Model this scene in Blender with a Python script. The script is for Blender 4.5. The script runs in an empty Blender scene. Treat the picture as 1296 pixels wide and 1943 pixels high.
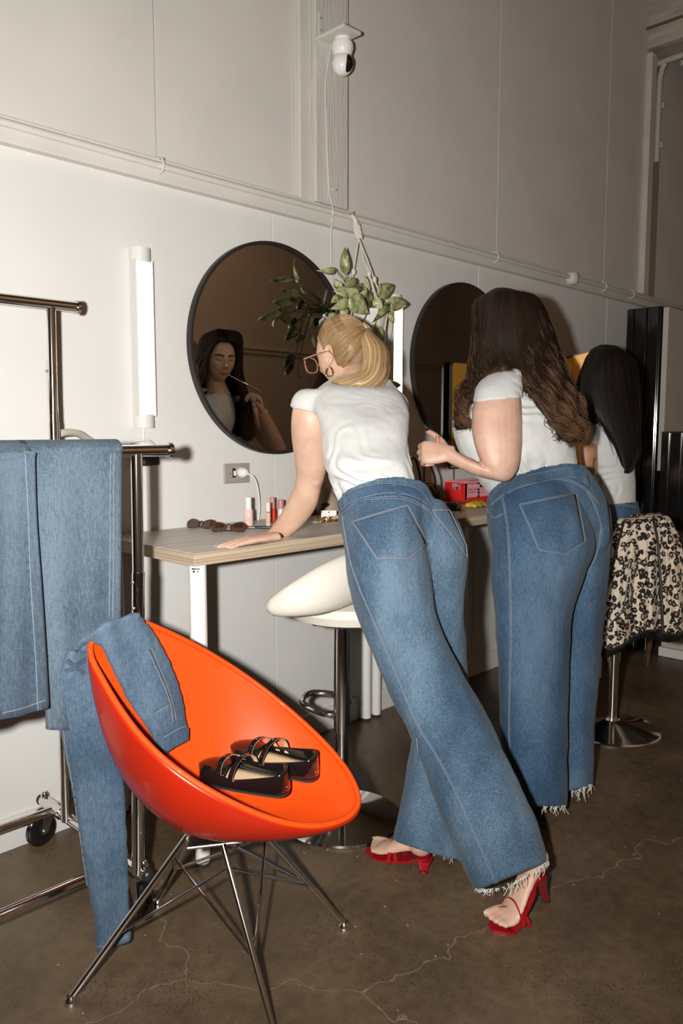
import bpy, bmesh, math, random
import numpy as np
from mathutils import Vector, Matrix, noise
from mathutils.bvhtree import BVHTree
random.seed(7); np.random.seed(7)
PI = math.pi
S = bpy.context.scene
COL = S.collection

# ------------------------------------------------------------------ camera
W_PX, H_PX, F_PX = 1296., 1943., 1511.
CX, CY = 648., 971.5
PITCH, YAW = math.radians(5.913), math.radians(44.465)
CAM = np.array([0., -2.36, 1.28])
fh = np.array([math.cos(YAW), math.sin(YAW), 0.])
RV = np.array([math.sin(YAW), -math.cos(YAW), 0.])
FV = fh * math.cos(PITCH) + np.array([0, 0, -math.sin(PITCH)])
UV = np.cross(RV, FV)
cd = bpy.data.cameras.new('camera'); cam = bpy.data.objects.new('camera', cd); COL.objects.link(cam)
cd.sensor_fit = 'VERTICAL'; cd.sensor_height = 36.; cd.lens = 36. * F_PX / H_PX; cd.clip_start = .05; cd.clip_end = 60
cam.matrix_world = Matrix(((RV[0], UV[0], -FV[0], CAM[0]), (RV[1], UV[1], -FV[1], CAM[1]), (RV[2], UV[2], -FV[2], CAM[2]), (0, 0, 0, 1)))
S.camera = cam

# ------------------------------------------------------------------ world, light, exposure
wd = bpy.data.worlds.new('world'); S.world = wd; wd.use_nodes = True
wd.node_tree.nodes['Background'].inputs[0].default_value = (.9, .8, .65, 1); wd.node_tree.nodes['Background'].inputs[1].default_value = .02
S.view_settings.view_transform = 'Standard'; S.view_settings.look = 'None'; S.view_settings.gamma = 1; S.view_settings.exposure = 0.0
S.view_settings.use_curve_mapping = False
S.cycles.caustics_reflective = False; S.cycles.caustics_refractive = False
S.cycles.max_bounces = 8; S.cycles.sample_clamp_indirect = 4.0
# the hand-held flash beside the camera
FLASH = CAM - .15 * RV + .03 * UV
ld = bpy.data.lights.new('camera_flash', 'SPOT'); ld.energy = 395; ld.color = (1, .985, .96); ld.spot_size = math.radians(125); ld.spot_blend = 1.0; ld.shadow_soft_size = .028
lo = bpy.data.objects.new('camera_flash', ld); COL.objects.link(lo); lo.location = FLASH
AIM = FV + .02 * RV + .14 * UV
lo.rotation_euler = Vector(AIM).to_track_quat('-Z', 'Y').to_euler()
# unseen warm fill, added to lift the shadows and the opposite wall
ad = bpy.data.lights.new('warm_fill', 'AREA'); ad.energy = 38; ad.color = (1, .66, .42); ad.shape = 'RECTANGLE'; ad.size = 3.5; ad.size_y = 2.2
ao = bpy.data.objects.new('warm_fill', ad); COL.objects.link(ao); ao.location = (3.0, -3.3, 4.3)
ao.rotation_euler = Vector((0, -.75, -.66)).to_track_quat('-Z', 'Y').to_euler()

# ------------------------------------------------------------------ pixel <-> place helpers (a point gets its own real distance)
def ray(x, y): return FV + RV * ((x - CX) / F_PX) - UV * ((y - CY) / F_PX)
def onY(x, y, Y): d = ray(x, y); return CAM + d * ((Y - CAM[1]) / d[1])
def onX(x, y, X): d = ray(x, y); return CAM + d * ((X - CAM[0]) / d[0])
def onZ(x, y, Z): d = ray(x, y); return CAM + d * ((Z - CAM[2]) / d[2])
def atD(x, y, D): return CAM + ray(x, y) * D
def V(*a): return np.array(a, float)
def unit(v): v = np.asarray(v, float); return v / (np.linalg.norm(v) + 1e-12)

# ------------------------------------------------------------------ materials
def nt(name):
    m = bpy.data.materials.new(name); m.use_nodes = True; t = m.node_tree; b = t.nodes['Principled BSDF']
    return m, t, b
def N(t, typ, **kw):
    n = t.nodes.new(typ)
    for k, v in kw.items():
        if k in n.inputs: n.inputs[k].default_value = v
        else: setattr(n, k, v)
    return n
def ramp(t, stops, interp='LINEAR'):
    n = t.nodes.new('ShaderNodeValToRGB'); n.color_ramp.interpolation = interp
    e = n.color_ramp.elements
    while len(e) > 1: e.remove(e[-1])
    e[0].position = stops[0][0]; e[0].color = (*stops[0][1], 1)
    for p, c in stops[1:]:
        x = e.new(p); x.color = (*c, 1)
    return n
def coords(t, scale=(1, 1, 1), rot=(0, 0, 0)):
    c = t.nodes.new('ShaderNodeTexCoord'); mp = t.nodes.new('ShaderNodeMapping')
    mp.inputs['Scale'].default_value = scale; mp.inputs['Rotation'].default_value = rot
    t.links.new(c.outputs['Object'], mp.inputs['Vector']); return mp
def mat(name, col, rough=.5, metal=0., var=.0, vscale=8., bump=0., bscale=60., coat=0., trans=0., emit=None, estr=0., ior=1.45, bstretch=(1, 1, 1), sss=0., spec=.5, sheen=0.):
    m, t, b = nt(name); L = t.links.new
    b.inputs['Base Color'].default_value = (*col, 1); b.inputs['Roughness'].default_value = rough; b.inputs['Metallic'].default_value = metal
    b.inputs['Coat Weight'].default_value = coat; b.inputs['Coat Roughness'].default_value = .05
    b.inputs['Transmission Weight'].default_value = trans; b.inputs['IOR'].default_value = ior
    b.inputs['Specular IOR Level'].default_value = spec
    if sheen: b.inputs['Sheen Weight'].default_value = sheen
    if sss: b.inputs['Subsurface Weight'].default_value = sss; b.inputs['Subsurface Radius'].default_value = (.012, .004, .002); b.inputs['Subsurface Scale'].default_value = 1.
    if emit: b.inputs['Emission Color'].default_value = (*emit, 1); b.inputs['Emission Strength'].default_value = estr
    if var or bump: mp = coords(t, bstretch)
    if var:
        n = N(t, 'ShaderNodeTexNoise', Scale=vscale, Detail=5.); L(mp.outputs[0], n.inputs['Vector'])
        lo_ = tuple(max(0, c * (1 - var)) for c in col); hi = tuple(min(1, c * (1 + var)) for c in col)
        r = ramp(t, [(.3, lo_), (.7, hi)]); L(n.outputs['Fac'], r.inputs[0]); L(r.outputs[0], b.inputs['Base Color'])
    if bump:
        n2 = N(t, 'ShaderNodeTexNoise', Scale=bscale, Detail=4.); L(mp.outputs[0], n2.inputs['Vector'])
        bp = N(t, 'ShaderNodeBump', Strength=bump, Distance=.004); L(n2.outputs['Fac'], bp.inputs['Height']); L(bp.outputs[0], b.inputs['Normal'])
    return m
def denim(name, dark, mid, light, fade=4.5):
    m, t, b = nt(name); L = t.links.new
    b.inputs['Roughness'].default_value = .85; b.inputs['Specular IOR Level'].default_value = .15; b.inputs['Sheen Weight'].default_value = .06
    big = N(t, 'ShaderNodeTexNoise', Scale=fade, Detail=3., Roughness=.5); L(coords(t, (1, 1, .55)).outputs[0], big.inputs['Vector'])
    yarn = N(t, 'ShaderNodeTexNoise', Scale=420., Detail=2.); L(coords(t, (1, 1, .12)).outputs[0], yarn.inputs['Vector'])
    weft = N(t, 'ShaderNodeTexNoise', Scale=520., Detail=1.); L(coords(t, (.25, .25, 1), (.5, .4, 0)).outputs[0], weft.inputs['Vector'])
    r = ramp(t, [(.25, dark), (.5, mid), (.75, light)]); 
    a = N(t, 'ShaderNodeMath', operation='MULTIPLY_ADD'); a.inputs[1].default_value = .5; L(yarn.outputs['Fac'], a.inputs[0])
    bb = N(t, 'ShaderNodeMath', operation='MULTIPLY_ADD'); bb.inputs[1].default_value = .35; bb.inputs[2].default_value = -.40; L(weft.outputs['Fac'], bb.inputs[0]); L(bb.outputs[0], a.inputs[2])
    c = N(t, 'ShaderNodeMath', operation='MULTIPLY_ADD'); c.inputs[1].default_value = 1.1; L(big.outputs['Fac'], c.inputs[0]); L(a.outputs[0], c.inputs[2])
    L(c.outputs[0], r.inputs[0]); L(r.outputs[0], b.inputs['Base Color'])
    bp = N(t, 'ShaderNodeBump', Strength=.25, Distance=.001); L(yarn.outputs['Fac'], bp.inputs['Height']); L(bp.outputs[0], b.inputs['Normal'])
    return m
def leopard(name, base, mid, dark, scale):
    m, t, b = nt(name); L = t.links.new
    b.inputs['Roughness'].default_value = .8; b.inputs['Specular IOR Level'].default_value = .2
    mp = coords(t); wob = N(t, 'ShaderNodeTexNoise', Scale=scale * .8, Detail=2.); L(mp.outputs[0], wob.inputs['Vector'])
    mx = N(t, 'ShaderNodeMix', data_type='VECTOR'); mx.inputs[0].default_value = .022; L(mp.outputs[0], mx.inputs[4]); L(wob.outputs['Color'], mx.inputs[5])
    vo = N(t, 'ShaderNodeTexVoronoi', Scale=scale, Randomness=.85); L(mx.outputs[1], vo.inputs['Vector'])
    n2 = N(t, 'ShaderNodeTexNoise', Scale=scale * 2.2, Detail=2.); L(mp.outputs[0], n2.inputs['Vector'])
    ad_ = N(t, 'ShaderNodeMath', operation='MULTIPLY_ADD'); ad_.inputs[1].default_value = .42; L(n2.outputs['Fac'], ad_.inputs[0]); L(vo.outputs['Distance'], ad_.inputs[2])
    r = ramp(t, [(0, mid), (.45, mid), (.475, dark), (.735, dark), (.775, base), (1, base)]); L(ad_.outputs[0], r.inputs[0]); L(r.outputs[0], b.inputs['Base Color'])
    return m

# ------------------------------------------------------------------ mesh builder
class MB:
    def __init__(s): s.v = []; s.f = []
    def add(s, v, f):
        k = len(s.v); s.v += [tuple(map(float, p)) for p in v]; s.f += [tuple(i + k for i in q) for q in f]; return s
    def box(s, c, d, rot=None):
        c = np.array(c, float); h = np.array(d, float) / 2
        vs = [np.array([x, y, z]) * h for x in (-1, 1) for y in (-1, 1) for z in (-1, 1)]
        if rot is not None: R_ = np.array(rot); vs = [R_ @ p for p in vs]
        return s.add([p + c for p in vs], [(0, 1, 3, 2), (4, 6, 7, 5), (0, 4, 5, 1), (2, 3, 7, 6), (0, 2, 6, 4), (1, 5, 7, 3)])
    def prism(s, poly, off):        # polygon (world points) pushed by off
        n = len(poly); off = np.array(off, float); vs = [np.array(p, float) for p in poly]
        return s.add(vs + [p + off for p in vs], [tuple(range(n))[::-1], tuple(range(n, 2 * n))] + [(i, (i + 1) % n, n + (i + 1) % n, n + i) for i in range(n)])
    def loft(s, rings, cap=True, closed=False):
        n = len(rings[0]); vs = [p for r in rings for p in r]; fs = []; m = len(rings)
        for i in range(m if closed else m - 1):
            j = (i + 1) % m
            for k in range(n):
                l = (k + 1) % n; fs.append((i * n + k, i * n + l, j * n + l, j * n + k))
        if cap and not closed: fs.append(tuple(range(n))[::-1]); fs.append(tuple(range((m - 1) * n, m * n)))
        return s.add(vs, fs)
    def tube(s, pts, r, n=8, cap=True, closed=False, flat=None):
        pts = [np.array(p, float) for p in pts]; m = len(pts); rings = []; up = None
        for i, p in enumerate(pts):
            a = pts[(i - 1) % m] if (closed or i) else pts[0]; b = pts[(i + 1) % m] if (closed or i < m - 1) else pts[-1]
            d = unit(b - a)
            if up is None: up = np.cross(d, [0, 0, 1.]) if abs(d[2]) < .9 else np.cross(d, [1., 0, 0])
            e = unit(up - d * np.dot(up, d)); up = e; g = np.cross(d, e); rr = r[i] if hasattr(r, '__len__') else r
            rings.append([p + rr * (math.cos(2 * PI * k / n) * e + math.sin(2 * PI * k / n) * g) for k in range(n)])
        return s.loft(rings, cap, closed)
    def cyl(s, a, b, r, n=20, r2=None): return s.tube([a, b], [r, r if r2 is None else r2], n)
    def lathe(s, prof, o, n=32, axes=None, arc=2 * PI):
        o = np.array(o, float); A = np.eye(3) if axes is None else np.array(axes, float).T
        rings = [[o + A @ np.array([r * math.cos(2 * PI * k / n), r * math.sin(2 * PI * k / n), z]) for k in range(n)] for r, z in prof]
        return s.loft(rings, True)
    def ball(s, c, r, n=16, R_=None):
        c = np.array(c, float); r = np.array([r] * 3 if np.isscalar(r) else r, float); m = n // 2; rings = []
        for i in range(1, m):
            t = PI * i / m; rg = []
            for k in range(n):
                q = r * np.array([math.sin(t) * math.cos(2 * PI * k / n), math.sin(t) * math.sin(2 * PI * k / n), math.cos(t)])
                rg.append(c + (q if R_ is None else R_ @ q))
            rings.append(rg)
        return s.loft(rings, True)
    def sheet(s, grid):
        a, b = len(grid), len(grid[0]); vs = [p for r in grid for p in r]
        return s.add(vs, [(i * b + j, i * b + j + 1, (i + 1) * b + j + 1, (i + 1) * b + j) for i in range(a - 1) for j in range(b - 1)])
    def build(s, name, m, parent=None, smooth=True, loc=None, bevel=0, solid=0, sub=0, offset=-1):
        o_ = ORG.get(parent.name, V(0, 0, 0)) if parent else (V(*loc) if loc is not None else V(0, 0, 0))
        me = bpy.data.meshes.new(name); me.from_pydata([tuple(np.array(p) - o_) for p in s.v], [], s.f); me.validate(); me.update()
        return link(name, me, m, parent, smooth, o_, bevel, solid, sub, offset)
ORG = {}
def link(name, me, m, parent, smooth, o_, bevel=0, solid=0, sub=0, offset=-1):
    bm = bmesh.new(); bm.from_mesh(me); bmesh.ops.recalc_face_normals(bm, faces=bm.faces); bm.to_mesh(me); bm.free()
    o = bpy.data.objects.new(name, me); COL.objects.link(o)
    for mm in (m if isinstance(m, (list, tuple)) else [m]): me.materials.append(mm)
    if smooth:
        for p in me.polygons: p.use_smooth = True
        if smooth == 'auto':
            for e in me.edges: pass
    if parent: o.parent = parent
    else: o.location = o_
    ORG[o.name] = np.array(o_)
    if solid: md = o.modifiers.new('solid', 'SOLIDIFY'); md.thickness = solid; md.offset = offset
    if bevel: md = o.modifiers.new('bevel', 'BEVEL'); md.width = bevel; md.segments = 2; md.limit_method = 'ANGLE'; md.angle_limit = .6
    if sub: md = o.modifiers.new('sub', 'SUBSURF'); md.levels = sub; md.render_levels = sub
    if smooth and not sub:
        try: me.set_sharp_from_angle(angle=.75)
        except Exception: pass
    return o
def tag(o, label=None, cat=None, group=None, kind=None):
    if label: o['label'] = label
    if cat: o['category'] = cat
    if group: o['group'] = group
    if kind: o['kind'] = kind
    return o
def thing(name, loc, label, cat, group=None):
    o = bpy.data.objects.new(name, None); COL.objects.link(o); o.location = tuple(map(float, loc)); o.empty_display_size = .05
    ORG[o.name] = np.array(loc, float); return tag(o, label, cat, group)
def spline(pts, n):
    pts = [np.atleast_1d(np.array(p, float)) for p in pts]; P = [2 * pts[0] - pts[1]] + pts + [2 * pts[-1] - pts[-2]]; out = []; m = len(pts) - 1
    for k in range(n):
        t = k / (n - 1) * m; i = min(int(t), m - 1); u = t - i; a, b, c, d = P[i:i + 4]
        out.append(.5 * ((2 * b) + (c - a) * u + (2 * a - 5 * b + 4 * c - d) * u * u + (3 * b - a - 3 * c + d) * u ** 3))
    return out
def section(xl, yl, xr, yr, D, th, tilt=0., dD=0., n=28, e=2.2):
    """ring across a limb: its left and right edge as seen, its distance and its own thickness in depth"""
    L_, R_ = atD(xl, yl, D - dD / 2), atD(xr, yr, D + dD / 2); c = (L_ + R_) / 2; a = (R_ - L_) / 2; b = unit(c - CAM) * th / 2; b = b - V(0, 0, 1) * tilt
    out = []
    for k in range(n):
        q = 2 * PI * k / n; cs, sn = math.cos(q), math.sin(q)
        out.append(c + a * math.copysign(abs(cs) ** (2 / e), cs) + b * math.copysign(abs(sn) ** (2 / e), sn))
    return out
def limb(mb, secs, n=28, sub=5, e=2.2):
    full = [tuple(s) + (0.,) * (8 - len(s)) for s in secs]
    for_ = spline(full, (len(full) - 1) * sub + 1) if sub > 1 else [np.array(s) for s in full]
    mb.loft([section(*s[:8], n=n, e=e) for s in for_])
def remesh(mb, voxel, smooth=6, disp=None, factor=.5):
    me = bpy.data.meshes.new('tmp'); me.from_pydata(mb.v, [], mb.f); me.update()
    bm = bmesh.new(); bm.from_mesh(me); bmesh.ops.recalc_face_normals(bm, faces=bm.faces); bm.to_mesh(me); bm.free()
    o = bpy.data.objects.new('tmp', me); COL.objects.link(o)
    md = o.modifiers.new('r', 'REMESH'); md.mode = 'VOXEL'; md.voxel_size = voxel
    if smooth: md = o.modifiers.new('s', 'SMOOTH'); md.iterations = smooth; md.factor = factor
    dg = bpy.context.evaluated_depsgraph_get(); dg.update()
    out = bpy.data.meshes.new_from_object(o.evaluated_get(dg)); bpy.data.objects.remove(o); bpy.data.meshes.remove(me)
    if disp:
        vn = [v.normal.copy() for v in out.vertices]
        for v, nn in zip(out.vertices, vn): v.co = v.co + nn * disp(v.co)
    out.update(); return out
def link_world(name, me, m, parent):      # mesh in world coordinates -> child in its parent's frame
    o_ = ORG[parent.name]; me.transform(Matrix.Translation(Vector(-o_))); return link(name, me, m, parent, True, o_)
def bvh_of(me): return BVHTree.FromPolygons([v.co.copy() for v in me.vertices], [tuple(p.vertices) for p in me.polygons])
def cast(bvh, x, y):
    h = bvh.ray_cast(Vector(CAM), Vector(unit(ray(x, y)))); 
    return (np.array(h[0]), np.array(h[1])) if h[0] is not None else None
def trace(bvh, px, n, lift=.001):
    out = []
    for q in spline(px, n):
        h = cast(bvh, q[0], q[1])
        if h is None: continue
        p, nn = h
        if np.dot(nn, ray(*q)) > 0: nn = -nn
        if out and np.linalg.norm(p - out[-1][0]) > .08: continue
        out.append((p + nn * lift, nn))
    return out
def ribbon(mb, tr, w, th):
    rings = []
    for i, (p, nn) in enumerate(tr):
        a = tr[max(0, i - 1)][0]; b = tr[min(len(tr) - 1, i + 1)][0]; d = unit(b - a); s_ = unit(np.cross(d, nn))
        rings.append([p - s_ * w / 2, p - s_ * w / 2 + nn * th, p + s_ * w / 2 + nn * th, p + s_ * w / 2])
    if len(rings) > 1: mb.loft(rings)
def stitch(mb, tr, off, r=.0008):
    pts = []
    for i, (p, nn) in enumerate(tr):
        a = tr[max(0, i - 1)][0]; b = tr[min(len(tr) - 1, i + 1)][0]; d = unit(b - a); s_ = unit(np.cross(d, nn)); pts.append(p + s_ * off + nn * .0018)
    if len(pts) > 1: mb.tube(pts, r, 5)
def rotz(a): c, s_ = math.cos(a), math.sin(a); return np.array([[c, -s_, 0], [s_, c, 0], [0, 0, 1.]])
def basis(fwd, up=(0, 0, 1)):   # columns right, forward, up
    f_ = unit(fwd); r_ = unit(np.cross(f_, up)); u_ = np.cross(r_, f_); return np.array([r_, f_, u_]).T

# ================================================================== the room
M_wall = mat('painted wall', (.665, .65, .615), .6, var=.03, vscale=3, bump=.12, bscale=120)
M_wall2 = mat('painted upper wall', (.64, .61, .555), .6, var=.04, vscale=3, bump=.12, bscale=120)
M_gap = mat('dark joint', (.16, .12, .09), .9)
M_trim = mat('painted timber', (.62, .59, .535), .5, var=.04, vscale=5, bump=.25, bscale=40)
M_rough = mat('rough painted timber', (.6, .57, .515), .55, var=.05, vscale=9, bump=.9, bscale=26, bstretch=(6, 6, .35))
M_plain = mat('grey room paint', (.34, .265, .20), .7, var=.04, vscale=2)
M_ceil = mat('ceiling board', (.20, .155, .11), .8, var=.05)
def floor_mat():
    m, t, b = nt('stained concrete'); L = t.links.new; mp = coords(t)
    n1 = N(t, 'ShaderNodeTexNoise', Scale=1.6, Detail=8., Roughness=.65); n2 = N(t, 'ShaderNodeTexNoise', Scale=30., Detail=6., Roughness=.7)
    n3 = N(t, 'ShaderNodeTexNoise', Scale=260., Detail=3.)
    for n in (n1, n2, n3): L(mp.outputs[0], n.inputs['Vector'])
    r1 = ramp(t, [(.3, (.048, .030, .016)), (.5, (.094, .061, .034)), (.72, (.165, .112, .066))]); 
    a = N(t, 'ShaderNodeMath', operation='MULTIPLY_ADD'); a.inputs[1].default_value = .35; L(n2.outputs['Fac'], a.inputs[0]); L(n1.outputs['Fac'], a.inputs[2])
    a2 = N(t, 'ShaderNodeMath', operation='MULTIPLY_ADD'); a2.inputs[1].default_value = .35; L(n3.outputs['Fac'], a2.inputs[0]); L(a.outputs[0], a2.inputs[2])
    s_ = N(t, 'ShaderNodeMath', operation='SUBTRACT'); s_.inputs[1].default_value = .34; L(a2.outputs[0], s_.inputs[0]); L(s_.outputs[0], r1.inputs[0])
    # pits
    v = N(t, 'ShaderNodeTexVoronoi', Scale=95.); L(mp.outputs[0], v.inputs['Vector'])
    vm = N(t, 'ShaderNodeTexNoise', Scale=4., Detail=3.); L(mp.outputs[0], vm.inputs['Vector'])
    pm = N(t, 'ShaderNodeMath', operation='MULTIPLY'); L(vm.outputs['Fac'], pm.inputs[0]); pm.inputs[1].default_value = .34
    lt = N(t, 'ShaderNodeMath', operation='LESS_THAN'); L(v.outputs['Distance'], lt.inputs[0]); L(pm.outputs[0], lt.inputs[1])
    gt = N(t, 'ShaderNodeMath', operation='GREATER_THAN'); gt.inputs[1].default_value = .56; L(vm.outputs['Fac'], gt.inputs[0])
    mm = N(t, 'ShaderNodeMath', operation='MULTIPLY'); L(lt.outputs[0], mm.inputs[0]); L(gt.outputs[0], mm.inputs[1])
    mx = N(t, 'ShaderNodeMix', data_type='RGBA'); L(mm.outputs[0], mx.inputs[0]); L(r1.outputs[0], mx.inputs[6]); mx.inputs[7].default_value = (.045, .032, .021, 1)
    # pale flecks and cracks
    v2 = N(t, 'ShaderNodeTexVoronoi', Scale=16.); L(mp.outputs[0], v2.inputs['Vector'])
    l2 = N(t, 'ShaderNodeMath', operation='LESS_THAN'); l2.inputs[1].default_value = .05; L(v2.outputs['Distance'], l2.inputs[0])
    mx2 = N(t, 'ShaderNodeMix', data_type='RGBA'); L(l2.outputs[0], mx2.inputs[0]); L(mx.outputs[2], mx2.inputs[6]); mx2.inputs[7].default_value = (.34, .28, .21, 1)
    wob = N(t, 'ShaderNodeTexNoise', Scale=5., Detail=5.); L(mp.outputs[0], wob.inputs['Vector'])
    wv = N(t, 'ShaderNodeMix', data_type='VECTOR'); wv.inputs[0].default_value = .16; L(mp.outputs[0], wv.inputs[4]); L(wob.outputs['Color'], wv.inputs[5])
    v3 = N(t, 'ShaderNodeTexVoronoi', Scale=.55, feature='DISTANCE_TO_EDGE'); L(wv.outputs[1], v3.inputs['Vector'])
    l3 = N(t, 'ShaderNodeMath', operation='LESS_THAN'); l3.inputs[1].default_value = .0007; L(v3.outputs['Distance'], l3.inputs[0])
    k3 = N(t, 'ShaderNodeMath', operation='MULTIPLY'); L(l3.outputs[0], k3.inputs[0]); L(n2.outputs['Fac'], k3.inputs[1])
    mx3 = N(t, 'ShaderNodeMix', data_type='RGBA'); L(k3.outputs[0], mx3.inputs[0]); L(mx2.outputs[2], mx3.inputs[6]); mx3.inputs[7].default_value = (.26, .20, .14, 1)
    L(mx3.outputs[2], b.inputs['Base Color'])
    rr = ramp(t, [(.3, (.34,) * 3), (.7, (.55,) * 3)]); L(n2.outputs['Fac'], rr.inputs[0]); L(rr.outputs[0], b.inputs['Roughness'])
    bp = N(t, 'ShaderNodeBump', Strength=.35, Distance=.002); L(a2.outputs[0], bp.inputs['Height']); L(bp.outputs[0], b.inputs['Normal'])
    return m
M_floor = floor_mat()
X0, X1, YB, ZC = -2.0, 9.0, -4.54, 4.6
tag(MB().box((3.5, YB / 2, -.05), (11, -YB + .2, .1)).build('floor', M_floor, smooth=False), kind='structure')
tag(MB().box((3.5, YB / 2, ZC + .05), (11, -YB + .2, .1)).build('ceiling', M_ceil, smooth=False), kind='structure')
tag(MB().box((X0 - .05, YB / 2, ZC / 2), (.1, -YB + .2, ZC)).build('wall_near', M_plain, smooth=False), kind='structure')
tag(MB().box((X1 + .05, YB / 2, ZC / 2), (.1, -YB + .2, ZC)).build('wall_far', M_plain, smooth=False), kind='structure')
M_opp = mat('opposite wall paint', (.62, .52, .42), .7, var=.05, vscale=1.5)
wr = tag(MB().box((3.5, YB - .05, ZC / 2), (11, .1, ZC)).build('wall_right', M_opp, smooth=False), kind='structure')
MB().box((3.5, YB + .012, 2.14), (11, .024, .07)).build('batten', M_opp, wr, False)
mb = MB(); mb.tube([(X0, YB + .03, 2.155), (X1, YB + .03, 2.155)], .013, 10); mb.build('conduit', M_opp, wr)
mb = MB()
for x in (1.2, 2.4, 3.6, 4.8): mb.lathe([(0, 0), (.035, 0), (.035, .03), (.028, .04), (0, .04)], (x, YB + .02, 2.155), 20, ((1, 0, 0), (0, 0, -1), (0, 1, 0)))
mb.build('junction_cap', M_plain, wr)
# wall with the mirrors: backing plus sheets with recessed joints
wl = tag(MB().box((3.5, .065, ZC / 2), (11, .1, ZC)).build('wall_left', M_gap, smooth=False), kind='structure')
RZ0, RZ1 = 2.09, 2.165
low = [X0, -.68, .67, 2.03, 3.377, 4.756, 6.1, 7.5, X1]
for a, b_ in zip(low[:-1], low[1:]):
    MB().box(((a + b_) / 2, .008, RZ0 / 2 + .02), (b_ - a - .004, .016, RZ0 - .04 + .06)).build('wall_panel', M_wall, wl, False, bevel=.0015)
up = [X0, .33, 1.531, 2.15, 2.404, 3.53, 4.70, 5.18, 6.4, 7.7, X1]
for a, b_ in zip(up[:-1], up[1:]):
    MB().box(((a + b_) / 2, .008, (RZ1 + ZC) / 2 + .005), (b_ - a - .004, .016, ZC - RZ1 - .004)).build('wall_panel', M_wall2, wl, False, bevel=.0015)
t1 = tag(MB().box((3.5, -.008, (RZ0 + RZ1) / 2), (11, .05, RZ1 - RZ0)).build('trim_1', M_trim, smooth=False, bevel=.004), kind='structure')
mb = MB(); mb.tube([(x, -.046, 2.138 + .002 * math.sin(x * 3)) for x in np.linspace(X0, X1, 40)], .0115, 12); mb.build('conduit', M_trim, t1)
mb = MB()
for x in (1.515, 3.46, 4.62, 5.0):
    mb.tube([(x, -.03, 2.112), (x, -.058, 2.120), (x, -.064, 2.138), (x, -.058, 2.156), (x, -.03, 2.166)], .004, 8)
mb.build('conduit_clip', M_trim, t1)
mb = MB(); cxj = onY(1090, 527, -.06); mb.lathe([(0, 0), (.036, 0), (.038, .02), (.034, .04), (.02, .048), (0, .05)], (cxj[0], -.03, cxj[2]), 24, ((1, 0, 0), (0, 0, 1), (0, -1, 0))); mb.build('junction_cap', mat('cap plastic', (.72, .69, .63), .4), t1)
# post in the upper wall: smooth side board and rough-sawn stud
MB().box((2.186, -.012, (RZ1 + ZC) / 2), (.062, .024, ZC - RZ1)).build('trim_2', M_trim, smooth=False, bevel=.003)['kind'] = 'structure'
MB().box((2.309, -.022, (RZ1 + ZC) / 2), (.18, .044, ZC - RZ1)).build('trim_3', M_rough, smooth=False, bevel=.004)['kind'] = 'structure'
# far post, its face board and the overhead beam that leaves it
M_far = mat('far painted timber', (.60, .56, .49), .6, var=.06, vscale=12, bump=.5, bscale=30)
MB().box((5.22, -.02, 2.915), (.075, .04, 1.5)).build('trim_4', M_far, smooth=False, bevel=.004)['kind'] = 'structure'
MB().box((5.33, -.008, 2.915), (.14, .018, 1.5)).build('trim_5', M_plain, smooth=False, bevel=.003)['kind'] = 'structure'
bmz = 3.68
tb = tag(MB().box((5.33, -1.25, bmz + .19), (.30, 2.5, .36)).build('trim_6', mat('flaking beam', (.44, .395, .33), .8, var=.22, vscale=14, bump=1., bscale=24, bstretch=(1, .25, 2)), smooth=False, bevel=.006), kind='structure')
mb = MB(); mb.box((5.172, -1.25, bmz + .13), (.02, 2.5, .012)); mb.build('beam_seam', M_gap, tb, False)
mb = MB()
for k in range(3): mb.ball((5.178, -.24 - .03 * k, bmz + .10 ), .007, 8)
mb.build('nail_head', M_gap, tb)
# white surface conduit that bends from the far post to under the beam
mb = MB(); pa = [V(5.31, -.035, 3.02), V(5.31, -.035, 3.45), V(5.31, -.04, 3.56), V(5.31, -.07, 3.625), V(5.31, -.14, 3.64), V(5.31, -1.6, 3.64)]
mb.tube(spline(pa, 30), .018, 8); o = mb.build('trim_7', mat('white conduit', (.55, .52, .47), .45)); o['kind'] = 'structure'
mb = MB(); mb.box((5.40, -.022, 3.4), (.03, .03, .035)); mb.box((5.40, -.022, 3.15), (.03, .03, .035)); mb.box((5.40, -.16, 3.63), (.03, .05, .03)); mb.build('fixing', mat('white clip', (.6, .57, .5), .5), o, False, bevel=.003)
MB().box((3.5, -.008, .05), (11, .014, .10)).build('baseboard_left', M_wall, smooth=False, bevel=.002)['kind'] = 'structure'
# low grey partition beyond the jacket with a pale skirting
MB().box((5.6, -1.8, .52), (2.3, 2.5, 1.04)).build('wall_partition', mat('partition grey', (.50, .455, .395), .7, var=.03), smooth=False)['kind'] = 'structure'
MB().box((4.43, -1.8, .028), (.03, 2.5, .05)).build('baseboard_partition', mat('pale skirting', (.72, .69, .63), .5), smooth=False)['kind'] = 'structure'
MB().box((5.4, -.50, 1.5), (1.9, .03, .90)).build('trim_8', mat('grey screen', (.46, .42, .36), .7, var=.03), smooth=False)['kind'] = 'structure'

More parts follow.
